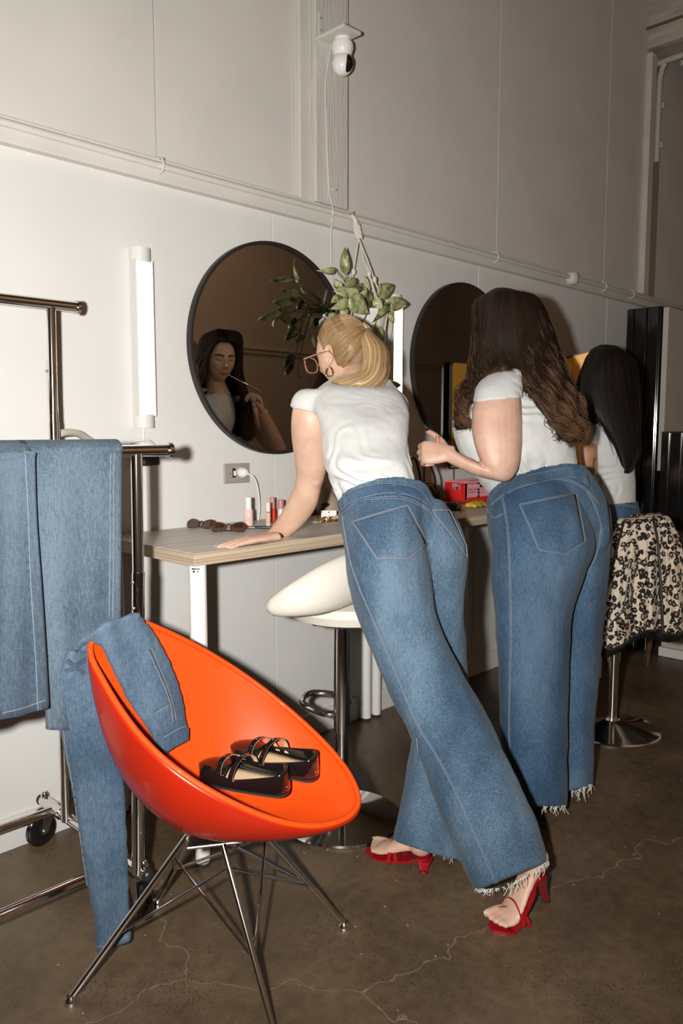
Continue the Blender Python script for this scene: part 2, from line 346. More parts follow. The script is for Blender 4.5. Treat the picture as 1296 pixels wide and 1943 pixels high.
# ================================================================== materials for things
M_chrome = mat('chrome', (.78, .75, .71), .10, 1.)
M_steel = mat('brushed steel', (.55, .5, .45), .32, 1., bump=.1, bscale=200)
M_black = mat('black plastic', (.018, .017, .016), .35)
M_blackg = mat('black gloss', (.008, .008, .008), .12, coat=.5)
M_white = mat('white plastic', (.78, .76, .72), .35)
M_whitem = mat('white powder coat', (.74, .72, .68), .4)
M_cable = mat('white cable', (.74, .71, .66), .45)
M_mirror = mat('mirror glass', (.70, .68, .65), .0, 1.)
M_frame = mat('black mirror frame', (.022, .019, .017), .4)
M_rubber = mat('rubber', (.03, .028, .027), .6)
M_thread = mat('seam thread', (.23, .24, .26), .8)
M_dthread = mat('seam shade', (.062, .092, .15), .9)
D_mid = denim('mid blue denim', (.020, .040, .072), (.053, .091, .138), (.118, .176, .232))
D_dark = denim('deep blue denim', (.014, .033, .068), (.038, .074, .128), (.088, .140, .205))
D_rackd = denim('grey blue denim', (.025, .039, .056), (.049, .071, .097), (.092, .124, .156), 3.)
D_light = denim('faded blue denim', (.026, .042, .060), (.052, .078, .104), (.115, .154, .190), 3.)
D_chair = denim('soft blue denim', (.024, .043, .070), (.055, .087, .130), (.102, .148, .200), 5.)
M_orange = mat('orange gloss shell', (.68, .064, .006), .45, coat=.05, spec=.2)
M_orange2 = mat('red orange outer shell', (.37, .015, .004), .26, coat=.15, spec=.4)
M_leather = mat('cream leatherette', (.66, .61, .52), .38, bump=.12, bscale=90)
M_edge = mat('striped table edge', (.52, .39, .26), .5)
def edge_mat():
    m, t, b = nt('layered edge band'); L = t.links.new; mp = coords(t, (1.2, 1.2, 420))
    w = N(t, 'ShaderNodeTexNoise', Scale=1., Detail=2.); L(mp.outputs[0], w.inputs['Vector'])
    r = ramp(t, [(.40, (.34, .25, .165)), (.56, (.52, .41, .29))]); L(w.outputs['Fac'], r.inputs[0]); L(r.outputs[0], b.inputs['Base Color']); b.inputs['Roughness'].default_value = .5
    return m
M_edge = edge_mat()
def top_mat():
    m, t, b = nt('pale wood grain top'); L = t.links.new; mp = coords(t, (2.5, 60, 60))
    w = N(t, 'ShaderNodeTexNoise', Scale=1., Detail=5., Roughness=.7); L(mp.outputs[0], w.inputs['Vector'])
    r = ramp(t, [(.38, (.42, .365, .31)), (.5, (.56, .51, .455)), (.7, (.62, .575, .52))]); L(w.outputs['Fac'], r.inputs[0]); L(r.outputs[0], b.inputs['Base Color'])
    b.inputs['Roughness'].default_value = .42; return m
M_top = top_mat()

# ================================================================== desks
TZ = .936
def desk(x0, x1, label, leg_print):
    t = thing('desk', ((x0 + x1) / 2, -.265, 0), label, 'desk', 'white-legged desks along the wall')
    MB().box(((x0 + x1) / 2, -.268, TZ - .001), (x1 - x0 - .001, .524, .0025)).build('worktop', M_top, t, False)
    MB().box(((x0 + x1) / 2, -.268, TZ - .019), (x1 - x0, .526, .035)).build('edge_band', M_edge, t, False, bevel=.0012)
    for x, y in ((x0 + .03, -.503), (x1 - .03, -.503), (x0 + .03, -.045), (x1 - .03, -.045)):
        mb = MB(); mb.lathe([(0, .012), (.0215, .012), (.0215, .44), (.025, .442), (.025, TZ - .037), (0, TZ - .037)], (x, y, 0), 24); lg = mb.build('leg', M_whitem, t)
        mb = MB(); mb.lathe([(0, 0), (.019, 0), (.021, .004), (.021, .013), (0, .013)], (x, y, 0), 20); mb.build('foot_pad', M_rubber, lg)
        if leg_print and y < -.3 and x < (x0 + x1) / 2:
            mb = MB()      # small printed marks under the top: dark dashes and an arrow frame
            for r_ in range(2):
                for k in range(7):
                    a = math.atan2(-2.36 - y, 0 - x) + (-.62 + k * .13); q = V(x + .0252 * math.cos(a), y + .0252 * math.sin(a), TZ - .046 - .0075 * r_)
                    if r_ and k not in (1, 2, 5): continue
                    mb.box(q, (.0012, .0028, .0042 if r_ == 0 else .0055), rotz(a))
            mb.build('leg_print', M_black, lg, False)
    return t
desk(1.278, 2.545, 'wood-topped desk with white tube legs, nearest, blonde woman leaning on it', True)
desk(2.55, 3.80, 'wood-topped desk with white tube legs, farther, dark-haired woman standing at it', False)

# ================================================================== round mirrors
def round_mirror(cx, cz, r, label):
    t = thing('round_mirror', (cx, 0, cz), label, 'mirror', 'black-framed round wall mirrors'); ax = ((1, 0, 0), (0, 0, 1), (0, -1, 0))
    n = 96
    ring = []
    for k in range(n):
        a = 2 * PI * k / n; d = V(math.cos(a), 0, math.sin(a)); c = V(cx, 0, cz)
        ring.append([c + d * (r - .011) + V(0, -.002, 0), c + d * (r - .011) + V(0, -.026, 0), c + d * (r - .009) + V(0, -.028, 0), c + d * r + V(0, -.028, 0), c + d * (r + .001) + V(0, -.026, 0), c + d * (r + .001) + V(0, -.002, 0)])
    MB().loft(ring, closed=True).build('frame', M_frame, t)
    MB().lathe([(0, .003), (r - .010, .003), (r - .010, .016), (0, .016)], (cx, 0, cz), n, ax).build('glass', M_mirror, t)
round_mirror(2.03, 1.583, .397, 'round black-framed wall mirror above the nearer desk, showing a face')
round_mirror(3.243, 1.588, .397, 'round black-framed wall mirror partly behind the long-haired brunette')

# ================================================================== vanity lamps
M_glow = mat('lit diffuser', (1, 1, 1), .4, emit=(1, .80, .55), estr=13)
M_lampw = mat('lamp housing', (.66, .64, .6), .4)
def vanity(x, z0, z1, label):
    t = thing('vanity_lamp', (x, 0, z0), label, 'lamp', 'vertical tube lamps beside the mirrors'); ax = None
    def half(r, a, b_):
        rings = []
        for z in (a, b_): rings.append([V(x - r, -.001, z)] + [V(x - r * math.cos(q), -.012 - r * 1.0 * math.sin(q), z) for q in np.linspace(0, PI, 17)] + [V(x + r, -.001, z)])
        return rings
    MB().box((x, -.010, (z0 + z1) / 2), (.062, .018, z1 - z0 - .02)).build('back_plate', M_lampw, t, False, bevel=.003)
    for sd in (-1, 1): MB().box((x + sd * .031, -.021, (z0 + z1) / 2), (.005, .036, z1 - z0 - .08)).build('side_channel', M_lampw, t, False, bevel=.001)
    rings = [[V(x - .0285, -.02, z)] + [V(x - .0285 * math.cos(q), -.030 - .013 * math.sin(q), z) for q in np.linspace(0, PI, 15)] + [V(x + .0285, -.02, z)] for z in (z0 + .045, z1 - .045)]
    MB().loft(rings).build('diffuser', M_glow, t)
    MB().loft(half(.034, z0, z0 + .046)).build('end_cap', M_lampw, t); MB().loft(half(.034, z1 - .046, z1)).build('end_cap', M_lampw, t)
    return t
lv = vanity(1.449, 1.285, 1.868, 'lit white tube lamp left of the nearer round mirror')
mb = MB(); mb.tube(spline([V(1.452, -.006, 1.288), V(1.452, -.006, 1.22), V(1.456, -.006, 1.05), V(1.455, -.006, .94)], 14), .0022, 6); mb.build('cord', M_cable, lv)
vanity(2.722, 1.29, 1.868, 'lit white tube lamp behind the hanging plant')

# ================================================================== security camera on its little shelf
p = onY(641, 72, -.10); sc = thing('security_camera', (p[0], -.11, p[2] - .13), 'white dome security camera hanging under a small white shelf', 'camera')
sx, sz = p[0] - .005, p[2]
tshelf = thing('camera_shelf', (sx, 0, sz), 'small white wooden shelf on the post holding the camera', 'shelf')
MB().box((sx - .005, -.105, sz), (.095, .165, .012)).build('board', M_trim, tshelf, False, bevel=.002)
bk = MB().box((sx - .035, -.046, sz + .05), (.018, .004, .095)).build('bracket', M_trim, tshelf, False, bevel=.001)
mb = MB(); 
for dz in (.03, .075): MB().ball((sx - .035, -.049, sz + dz), .004, 8).build('screw', M_steel, bk)
cx0, cy0 = sx + .012, -.118
MB().lathe([(0, -.006), (.030, -.006), (.031, -.018), (.040, -.024), (.043, -.04), (.036, -.062), (.028, -.070), (0, -.070)], (cx0, cy0, sz), 32).build('body', M_white, sc)
hd = MB().ball((cx0, cy0, sz - .098), (.041, .041, .043), 32).build('head', M_white, sc)
dl = unit(V(.05, -.9, -.15)); 
mbf = MB(); BB = basis(dl); cc = V(cx0, cy0, sz - .098)
rings = []
for s_ in (1, .97, .7, .3):
    rg = []
    for k in range(28):
        a = 2 * PI * k / 28; u_, w_ = .0185 * s_ * math.cos(a), .033 * s_ * math.sin(a) * (1 if abs(math.sin(a)) < .9 else 1)
        yy = math.sqrt(max(1e-6, .0418 ** 2 - u_ * u_ - (w_ * .96) ** 2)) + (.0008 if s_ < 1 else -.002); rg.append(cc + BB @ V(u_, yy, w_))
    rings.append(rg)
mbf.loft(rings); fp = mbf.build('face_plate', M_blackg, hd)
mb = MB(); cpts = [onY(628, 85, -.05), onY(621, 130, -.05), onY(617, 170, -.05), onY(620, 260, -.05), onY(624, 360, -.05), onY(628, 378, -.052), onY(632, 400, -.062), onY(629, 425, -.03), onY(628, 470, -.02), onY(629, 540, -.01)]
mb.tube(spline(cpts, 50), .0022, 6); mb.build('cord', M_cable, sc)
mb = MB(); h0 = onY(622, 362, -.045); mb.tube(spline([h0, h0 + V(.0, -.02, 0), h0 + V(.02, -.025, .002), h0 + V(.026, -.02, .008)], 10), .0022, 6); tag(mb.build('cup_hook', M_trim, loc=h0), 'small white cup hook guiding the camera cord on the post', 'hook')

# ================================================================== socket and plug
t = thing('wall_socket', (1.845, 0, 1.118), 'brushed steel wall socket plate between mirror and desk', 'socket')
MB().box((1.842, -.005, 1.118), (.118, .008, .074)).build('plate', mat('satin steel plate', (.50, .45, .39), .5, .45), t, False, bevel=.002)
MB().box((1.826, -.010, 1.120), (.014, .006, .034)).build('switch_well', M_black, t, False, bevel=.001)
MB().box((1.826, -.014, 1.119), (.009, .006, .018)).build('rocker', M_white, t, False, bevel=.001)
for x in (1.808, 1.876): MB().ball((x, -.010, 1.118), .003, 8).build('screw', M_black, t)
t = thing('power_plug', (1.86, -.02, 1.115), 'white plug and cord in the steel wall socket', 'plug')
mb = MB(); mb.lathe([(0, 0), (.019, 0), (.020, .012), (.015, .028), (.009, .036), (0, .037)], (1.858, -.010, 1.120), 24, ((1, 0, 0), (0, .25, 1), (0, -1, .1))); mb.build('plug_body', M_white, t)
mb = MB(); mb.tube(spline([V(1.862, -.044, 1.117), V(1.880, -.056, 1.105), V(1.903, -.05, 1.07), V(1.925, -.035, 1.0), V(1.93, -.022, .935)], 24), .0036, 8); mb.build('cord', M_cable, t)

# ================================================================== garment rack
rk = thing('garment_rack', (.98, -.35, 0), 'chrome double-rail clothes rack on black castors with jeans over its lower rail', 'clothes rack')
XB = 1.045
def ctube(name, pts, r, par=rk, m=M_chrome, n=18): mb = MB(); mb.tube(pts, r, n); return mb.build(name, m, par)
cb = ctube('base_bar', [(XB, -.03, .13), (XB, -.625, .13)], .0155)
ctube('base_bar', [(-.6, -.03, .13), (-.6, -.625, .13)], .0155)
ctube('sleeve', [(XB, -.045, .13), (XB, -.155, .13)], .019); ctube('sleeve', [(XB, -.52, .13), (XB, -.61, .13)], .019)
ctube('base_rail', [(XB - .005, -.115, .13), (-.6, -.115, .13)], .0135)
br = ctube('base_rail', [(XB, -.53, .13), (-.6, -.53, .13)], .0145)
for xe in (XB,):
    for yy in (-.022, -.632):
        MB().ball((xe, yy, .13), (.018, .014, .018), 16).build('end_cap', M_black, rk)
        MB().lathe([(0, 0), (.012, 0), (.012, .012), (.007, .02), (0, .021)], (xe, yy + (-.02 if yy > -.3 else .02), .143), 12).build('bolt_nut', M_chrome, rk)
XP = 1.035
ctube('rear_post', [(XP, -.205, .13), (XP, -.215, 1.30)], .0155); ctube('rear_upright', [(XP, -.215, 1.26), (XP, -.225, 1.615)], .0128)
hz = 1.622
ctube('upper_rail', [(-.6, -.225, hz), (XP + .075, -.225, hz)], .0145); ctube('rail_cap', [(XP + .073, -.225, hz), (XP + .082, -.225, hz)], .020); ctube('collar', [(XP, -.215, 1.255), (XP, -.2155, 1.47)], .0142)
ctube('front_post', [(XP, -.60, .13), (XP, -.64, .93)], .0165); ctube('front_upright', [(XP, -.6385, .90), (XP, -.645, 1.222)], .0145)
LZ = 1.228
ctube('lower_rail', [(-.6, -.645, LZ), (XP + .088, -.645, LZ)], .0148); ctube('rail_cap', [(XP + .086, -.645, LZ), (XP + .098, -.645, LZ)], .0205)
ctube('side_brace', [(XP, -.215, .775), (XP, -.63, .775)], .009)
mb = MB()
for z in (.905, .84, .70, None):
    mb = MB(); mb.ball((XP - .016, -.64, z) if z else (XP - .016, -.218, 1.44), .005, 8); mb.build('push_button', M_steel, rk)
def castor(x, y, a):
    R_ = rotz(a)
    w = MB().lathe([(0, -.013), (.030, -.013), (.044, -.011), (.049, -.006), (.049, .006), (.044, .011), (.030, .013), (0, .013)], (x, y, .049), 32, (R_ @ V(1, 0, 0), V(0, 0, 1), R_ @ V(0, 1, 0))).build('castor_wheel', M_blackg, rk)
    mb = MB()
    for s_ in (-1, 1):
        q = R_ @ V(0, .017 * s_, 0); b1 = V(x, y, .049) + q; up_ = V(x, y, .105) + q + R_ @ V(.022, 0, 0)
        mb.prism([b1 + R_ @ V(-.008, 0, -.008), b1 + R_ @ V(.010, 0, -.006), up_ + R_ @ V(.022, 0, 0), up_ + R_ @ V(-.024, 0, 0)], R_ @ V(0, .003 * s_, 0))
    mb.box(V(x, y, .106) + R_ @ V(.022, 0, 0), (.046, .04, .004), R_); mb.cyl(V(x, y, .106) + R_ @ V(.022, 0, 0), V(x, y, .128) + R_ @ V(.022, 0, 0), .008, 12); mb.build('castor_fork', M_steel, rk)
    mb = MB(); mb.cyl(V(x, y, .049) + R_ @ V(0, -.024, 0), V(x, y, .049) + R_ @ V(0, .024, 0), .006, 10); mb.build('axle', M_steel, w)
castor(XB - .02, -.052, .15); castor(XB + .0, -.60, 1.5)
castor(-.6, -.06, .1); castor(-.6, -.59, 1.2)

# cables, adapter and hose around the lamp socket
t = thing('power_adapter', (1.43, -.03, 1.2), 'black power adapter with tangled white cord behind the rack rail', 'adapter')
MB().box((1.445, -.035, 1.190), (.065, .05, .06)).build('body', M_black, t, False, bevel=.008)
mb = MB()
mb.tube(spline([V(1.41, -.03, 1.20), V(1.375, -.03, 1.215), V(1.32, -.03, 1.17), V(1.33, -.03, 1.13), V(1.37, -.03, 1.145), V(1.42, -.03, 1.19)], 40), .0035, 7)
mb.tube(spline([V(1.42, -.03, 1.215), V(1.38, -.03, 1.235), V(1.44, -.04, 1.245), V(1.48, -.03, 1.225)], 24), .0035, 7)
mb.tube(spline([V(1.33, -.02, 1.14), V(1.30, -.02, 1.09), V(1.40, -.02, 1.075)], 16), .0025, 6); mb.build('cord', M_cable, t)
mb = MB(); mb.tube(spline([onY(100, 832, -.16), onY(117, 822, -.15), onY(145, 822, -.10), onY(168, 835, -.05), onY(195, 850, -.02), onY(225, 872, -.02)], 30), .011, 12)
tag(mb.build('cable_sleeve', mat('beige sleeve', (.62, .57, .48), .5), loc=onY(145, 822, -.1)), 'thick cream cable sleeve curving from rack post to wall', 'cable')

# ================================================================== clothes hung over the lower rail
def hung(front_px, back_drop, y_front, name, m, label, cat, group, thick, hang_off):
    """front_px: list of (left x, left y, right x, right y) from the rail down"""
    rows = []
    xl0, xr0 = onY(front_px[0][0], front_px[0][1], y_front)[0], onY(front_px[0][2], front_px[0][3], y_front)[0]
    yb = -.645 + .0165 + thick
    for z in np.linspace(LZ - back_drop, LZ - .01, 10): rows.append([V(x, yb + .004 * math.sin(9 * x), z) for x in np.linspace(xl0, xr0, 30)])
    for a in np.linspace(0, PI, 9)[1:-1]: rows.append([V(x, -.645 + (.0165 + thick) * math.cos(a), LZ + (.0165 + thick * .6) * math.sin(a)) for x in np.linspace(xl0, xr0, 30)])
    full = spline(front_px, 44)
    for i, (a, b_, c, d) in enumerate(full):
        s_ = i / 43; L_ = onY(a, b_, y_front - hang_off * s_); R_ = onY(c, d, y_front - hang_off * s_)
        if i == 0: L_[2] = R_[2] = LZ - .004
        rows.append([L_ * (1 - u) + R_ * u + V(0, -.005 * math.sin(u * 7 + s_ * 2) * s_ - .004 * math.sin(u * 17 + 1 + 3 * s_) * s_, 0) for u in np.linspace(0, 1, 30)])
    t = thing(name, (xl0 * .5 + xr0 * .5, -.645, LZ), label, cat, group)
    g = MB().sheet(rows).build('leg_panel', m, t, solid=thick, offset=0)
    me = g.data.copy(); me.transform(Matrix.Translation(Vector(ORG[t.name])))
    return t, bvh_of(me)
t, bv = hung([(-60, 862, 64, 851), (-60, 1000, 68, 980), (-60, 1150, 77, 1130), (-60, 1385, 88, 1341)], .55, -.700, 'rack_jeans', D_rackd, 'darker blue jeans at the left of the rack rail, cut at the frame', 'jeans', 'jeans hung over the rack rail', .012, .0)
mb, ms = MB(), MB()
tr = trace(bv, [(48, 856), (54, 980), (60, 1100), (70, 1240), (75, 1345)], 60, .006); ribbon(mb, tr, .008, .0015); stitch(ms, tr, .004)
tr = trace(bv, [(2, 1352), (40, 1342), (84, 1327)], 30, .006); ribbon(mb, tr, .004, .001); stitch(ms, tr, .0)
mb.build('side_seam', D_rackd, t); ms.build('stitching', M_thread, t)
mp_ = MB()
for k in range(26):
    y = 872 + k * 17.5; x = 46 + 23 * ((y - 856) / 490) - 2; tr = trace(bv, [(x - 5, y), (x, y + 2)], 3, .0055); ribbon(mp_, tr, .006, .0022)
mp_.build('seam_pucker', D_dark, t)
t, bv = hung([(40, 852, 229, 850), (50, 1000, 228, 990), (62, 1150, 226, 1120), (84, 1300, 224, 1270), (90, 1384, 214, 1384)], .45, -.668, 'rack_jeans', D_light, 'faded light blue jeans hung on the rack rail beside the darker pair', 'jeans', 'jeans hung over the rack rail', .012, .0)
mb, ms = MB(), MB()
tr = trace(bv, [(211, 858), (209, 900), (209, 1000), (208, 1170)], 60, .006); ribbon(mb, tr, .009, .0018); stitch(ms, tr, .0045); stitch(ms, tr, -.0045)
tr = trace(bv, [(221, 858), (220, 1000), (219, 1170)], 40, .006); ribbon(mb, tr, .006, .0012)
mb.build('side_seam', D_light, t); ms.build('stitching', M_thread, t)

# ================================================================== orange shell chair
RIM = [  # rim of the shell: seen at x, y and its distance
 (262, 1176, 1.915), (320, 1200, 1.965), (378, 1229, 2.01), (440, 1266, 2.045), (505, 1312, 2.055), (570, 1366, 2.04), (625, 1420, 2.0), (662, 1468, 1.95), (680, 1512, 1.89), (672, 1540, 1.85), (645, 1558, 1.81), (600, 1567, 1.77),
 (545, 1562, 1.735), (490, 1545, 1.71), (430, 1518, 1.69), (370, 1484, 1.685), (315, 1444, 1.69), (268, 1398, 1.71), (228, 1345, 1.735), (196, 1292, 1.76), (172, 1242, 1.785), (180, 1206, 1.81), (215, 1182, 1.855)]
n_rim = 72
rim = spline(RIM + [RIM[0]], n_rim + 1)[:-1]; rimP = [atD(*q) for q in rim]
BOT = atD(418, 1562, 1.885); BOT = V(1.075, -.895, .352)
ch = thing('shell_chair', (1.075, -.87, 0), 'glossy orange egg-shaped shell chair on chrome wire legs, jeans and flats in it', 'chair')
def bowl(off):
    rows = []
    for s_ in np.linspace(0, 1, 22):
        th = s_ * PI / 2; rr = math.cos(th) ** .82; dz = math.sin(th) ** 1.12; row = []
        for P in rimP:
            zz = P[2] + (BOT[2] - P[2]) * dz; q = BOT + (P - BOT) * rr; row.append(V(q[0], q[1], zz))
        rows.append(row)
    return rows
rows = bowl(0); nb = len(rows[0])
vs = [p for r in rows for p in r]; fs = [(i * nb + k, i * nb + (k + 1) % nb, (i + 1) * nb + (k + 1) % nb, (i + 1) * nb + k) for i in range(21) for k in range(nb)]
MB().add(vs, fs).build('shell', M_orange, ch, solid=.004, offset=1)
rows2 = [[BOT + (p - BOT) * 1.012 - V(0, 0, .006) for p in r] for r in rows]
MB().add([p for r in rows2 for p in r], fs).build('outer_shell', M_orange2, ch, solid=.003, offset=1)
SHELL_ME = bpy.data.meshes.new('tmp_shell'); SHELL_ME.from_pydata([tuple(p) for p in vs], [], fs); SHELL_BV = bvh_of(SHELL_ME); bpy.data.meshes.remove(SHELL_ME)
mb = MB(); mb.tube(rimP, .0068, 10, closed=True); mb.build('rim', M_orange, ch)
feet = {'L': onZ(135, 1893, .012), 'F': onZ(521, 1965, .012), 'R': onZ(653, 1752, .012), 'B': onZ(299, 1708, .012)}
tops = {'L': V(1.005, -.875, .345), 'F': V(1.045, -.955, .338), 'R': V(1.155, -.93, .342), 'B': V(1.09, -.82, .345)}
order = ['L', 'F', 'R', 'B']
for k in order:
    mb = MB(); mb.tube([tops[k], feet[k]], .0078, 12); lg = mb.build('leg', M_chrome, ch)
    f_ = feet[k]; MB().lathe([(0, -.012), (.017, -.012), (.017, -.006), (.014, 0), (.010, .006), (0, .007)], f_, 18).build('foot_pad', M_chrome, lg)
for i in range(4):
    a, b_ = order[i], order[(i + 1) % 4]
    for p_, q in ((a, b_), (b_, a)):
        A = tops[p_] + (feet[p_] - tops[p_]) * .13; B = tops[q] + (feet[q] - tops[q]) * .62
        mb = MB(); mb.tube([A, B], .0034, 8); mb.build('brace_wire', M_chrome, ch)
MB().box((1.06, -.90, .337), (.13, .11, .008), rotz(-.57)).build('mount_plate', M_steel, ch, False, bevel=.003)

# ================================================================== bar stools
def stool_base(t, x, y, H_):
    MB().lathe([(0, 0), (.198, 0), (.20, .006), (.196, .012), (.15, .022), (.07, .038), (.034, .05), (.03, .06), (0, .06)], (x, y, 0), 56).build('base', M_chrome, t)
    MB().lathe([(0, .05), (.021, .05), (.021, .36), (0, .36)], (x, y, 0), 28).build('column', M_chrome, t)
    MB().lathe([(0, .30), (.0265, .30), (.0265, H_), (0, H_)], (x, y, 0), 28).build('gas_sleeve', M_chrome, t)
sx_, sy_ = onZ(648, 1548, 0)[:2]; sx_, sy_ = 1.795, -.60
st = thing('bar_stool', (sx_, sy_, 0), 'cream padded bar stool with chrome pedestal between desk and blonde woman', 'stool')
stool_base(st, sx_, sy_, .675)
e1, e2 = unit(-RV), unit(fh)
mb = MB(); mb.tube(spline([V(sx_, sy_, .36) , V(sx_, sy_, .36) + e1 * .06 , V(sx_, sy_, .375) + e1 * .13 + e2 * .06, V(sx_, sy_, .375) + e1 * .10 + e2 * .16, V(sx_, sy_, .365) - e1 * .02 + e2 * .13, V(sx_, sy_, .36)], 40), .011, 10); mb.build('footrest', M_chrome, st)
mb = MB(); mb.tube([V(sx_, sy_, .655), V(sx_, sy_, .652) - e1 * .05 , V(sx_, sy_, .64) - e1 * .075], .005, 8); mb.build('lift_lever', M_black, st)
MB().box((sx_, sy_, .672), (.16, .16, .012), rotz(.6)).build('mount_plate', M_black, st, False, bevel=.003)
rings = []
for s_ in np.linspace(0, 1, 9):
    pass
mb = MB(); mb.lathe([(0, .672), (.15, .674), (.192, .69), (.203, .715), (.193, .738), (.15, .752), (0, .756)], (sx_ + .03, sy_ - .01, 0), 48); mb.build('seat', M_leather, st)
# low wrap-round back: thick at its rounded left end, rising behind the sitter's place
bk_ = spline([(511, 1150, 2.30, 12, .035), (527, 1146, 2.285, 25, .06), (565, 1134, 2.27, 38, .08), (615, 1117, 2.30, 50, .08), (668, 1096, 2.37, 52, .07), (705, 1084, 2.45, 46, .06), (730, 1080, 2.53, 34, .05), (735, 1086, 2.60, 18, .04)], 36)
mb = MB(); rings = []
for i, (x, y, D, hpx, th) in enumerate(bk_):
    c = atD(x, y, D); h_ = hpx / F_PX * D
    sd = unit(atD(*bk_[min(i + 1, 35)][:3]) - atD(*bk_[max(0, i - 1)][:3])); ou = unit(np.cross(sd, [0, 0, 1.])); 
    rings.append([c + V(0, 0, 1) * h_ * .95 * math.sin(q) + ou * th / 2 * math.cos(q) for q in np.linspace(0, 2 * PI, 21)[:-1]])
mb.loft(rings); mb.build('backrest', M_leather, st)
s2x, s2y = onZ(1160, 1385, 0)[:2]
st2 = thing('bar_stool', (s2x, s2y, 0), 'black bar stool with chrome pedestal under the seated woman and leopard jacket', 'stool')
stool_base(st2, s2x, s2y, .66)
mb = MB(); mb.lathe([(0, .655), (.17, .657), (.205, .672), (.21, .695), (.195, .715), (.15, .725), (0, .728)], (s2x, s2y, 0), 40); mb.build('seat', M_black, st2)

# ================================================================== black panels at the far end
t = thing('ribbed_panel', (4.45, -.385, 0), 'tall glossy black ribbed panel standing at the wall behind the women', 'panel')
y0, y1 = -.478, -.285
MB().box((4.47, (y0 + y1) / 2, .98), (.07, y1 - y0, 1.96)).build('body', M_blackg, t, False, bevel=.006)
for yy, w in ((y0 + .03, .05), (y0 + .105, .06), (y1 - .022, .04)): MB().box((4.432, yy, .98), (.016, w, 1.95)).build('rib', M_blackg, t, False, bevel=.006)
t = thing('ribbed_panel', (4.39, -.66, .72), 'low black ribbed panel at the right edge of the photo against the partition', 'panel')
MB().box((4.405, -.68, 1.0), (.05, .30, .54)).build('body', M_blackg, t, False, bevel=.006)
for yy in (-.56, -.625, -.70, -.78): MB().box((4.378, yy, 1.0), (.012, .04, .53)).build('rib', M_blackg, t, False, bevel=.004)

# ================================================================== macrame hanger, pot and plant
M_cord = mat('cotton cord', (.66, .61, .52), .8, bump=.3, bscale=400)
HX = onY(664, 406, -.055)
mb = MB(); mb.tube(spline([HX + V(0, .03, .004), HX + V(0, 0, 0), HX + V(.006, -.012, -.006), HX + V(.004, -.016, .008)], 12), .0025, 6); tag(mb.build('screw_hook', M_steel, loc=HX), 'small steel hook on the rail holding the macrame hanger', 'hook')
PX, PY, PZ = onY(697, 590, -.105); PR = .082
hg = thing('macrame_hanger', HX, 'cream knotted macrame hanger on the rail carrying the white pot', 'plant hanger')
kn = atD(681, 452, (onY(681, 452, -.07)[0] * FV[0] + (onY(681, 452, -.07)[1] + 2.36) * FV[1] + (onY(681, 452, -.07)[2] - 1.28) * FV[2]))
p0, p1 = HX + V(.0, -.008, -.004), onY(676, 425, -.065)
mb = MB(); mb.tube([p0, (p0 + p1) / 2 + V(.004, 0, .004), p1], [.006, .011, .011], 10); mb.build('wrapped_loop', M_cord, hg)
mb = MB()
for ph in (0, PI * .67, PI * 1.33):
    mb.tube([p1 + (kn - p1) * s_ + .010 * (math.cos(ph + s_ * 7) * V(.7, -.7, 0) + .7 * math.sin(ph + s_ * 7) * V(.5, .5, .3)) * (1 if s_ < .9 else 1) for s_ in np.linspace(0, 1, 24)], .0075, 8)
mb.build('twisted_section', M_cord, hg)
for ang, kz in ((2.2, .45), (-.5, .55), (.35 + PI * 1.32, .5)):
    e_ = V(PX + (PR + .004) * math.cos(ang), PY + (PR + .002) * math.sin(ang), PZ - .005)
    q = V(-math.sin(ang), math.cos(ang), 0) * .006
    mb = MB()
    for s_ in (-1, 1): mb.tube([kn, kn * .7 + e_ * .3 + q * s_, kn * .45 + e_ * .55 + q * .3 * s_, e_ + q * s_, V(PX + (PR - .016) * math.cos(ang), PY + (PR - .016) * math.sin(ang), PZ - .13) + q * s_, V(PX, PY, PZ - .17)], .0027, 6)
    mb.build('cord_pair', M_cord, hg)
    k_ = kn * (1 - kz) + e_ * kz; MB().ball(k_, (.010, .010, .014), 12).build('knot', M_cord, hg)
M_pot = mat('white glazed pot', (.78, .76, .72), .3)
pp = thing('hanging_plant', (PX, PY, PZ - .14), 'variegated trailing pothos in a white pot hanging by the nearer mirror', 'plant')
MB().lathe([(0, -.14), (.05, -.14), (.055, -.135), (PR - .004, -.015), (PR, -.012), (PR + .002, .0), (PR - .003, .0), (PR - .006, -.02), (0, -.02)], (PX, PY, PZ), 48).build('pot', M_pot, pp)
MB().lathe([(0, -.03), (PR - .012, -.03), (PR - .016, -.012), (0, -.008)], (PX, PY, PZ), 32).build('soil', mat('potting soil', (.05, .035, .02), .9, bump=.8, bscale=120), pp)
def leaf_mat(name, a, b_, c):
    m, t, b = nt(name); L = t.links.new
    n = N(t, 'ShaderNodeTexNoise', Scale=26., Detail=6., Roughness=.75, Distortion=1.2); L(coords(t, (1, 1, .5), (.3, .5, .2)).outputs[0], n.inputs['Vector'])
    r = ramp(t, [(.36, a), (.46, b_), (.60, c)]); L(n.outputs['Fac'], r.inputs[0]); L(r.outputs[0], b.inputs['Base Color']); b.inputs['Roughness'].default_value = .38; return m
M_leaf = [leaf_mat('marbled leaf', (.09, .11, .035), (.27, .29, .13), (.48, .48, .28)), leaf_mat('pale leaf', (.22, .24, .09), (.42, .43, .21), (.58, .57, .36)), leaf_mat('deep leaf', (.035, .055, .015), (.085, .115, .035), (.34, .35, .17))]
def Z3(X, Y): return 530 + X / 4.8, 430 + Y / 4.8
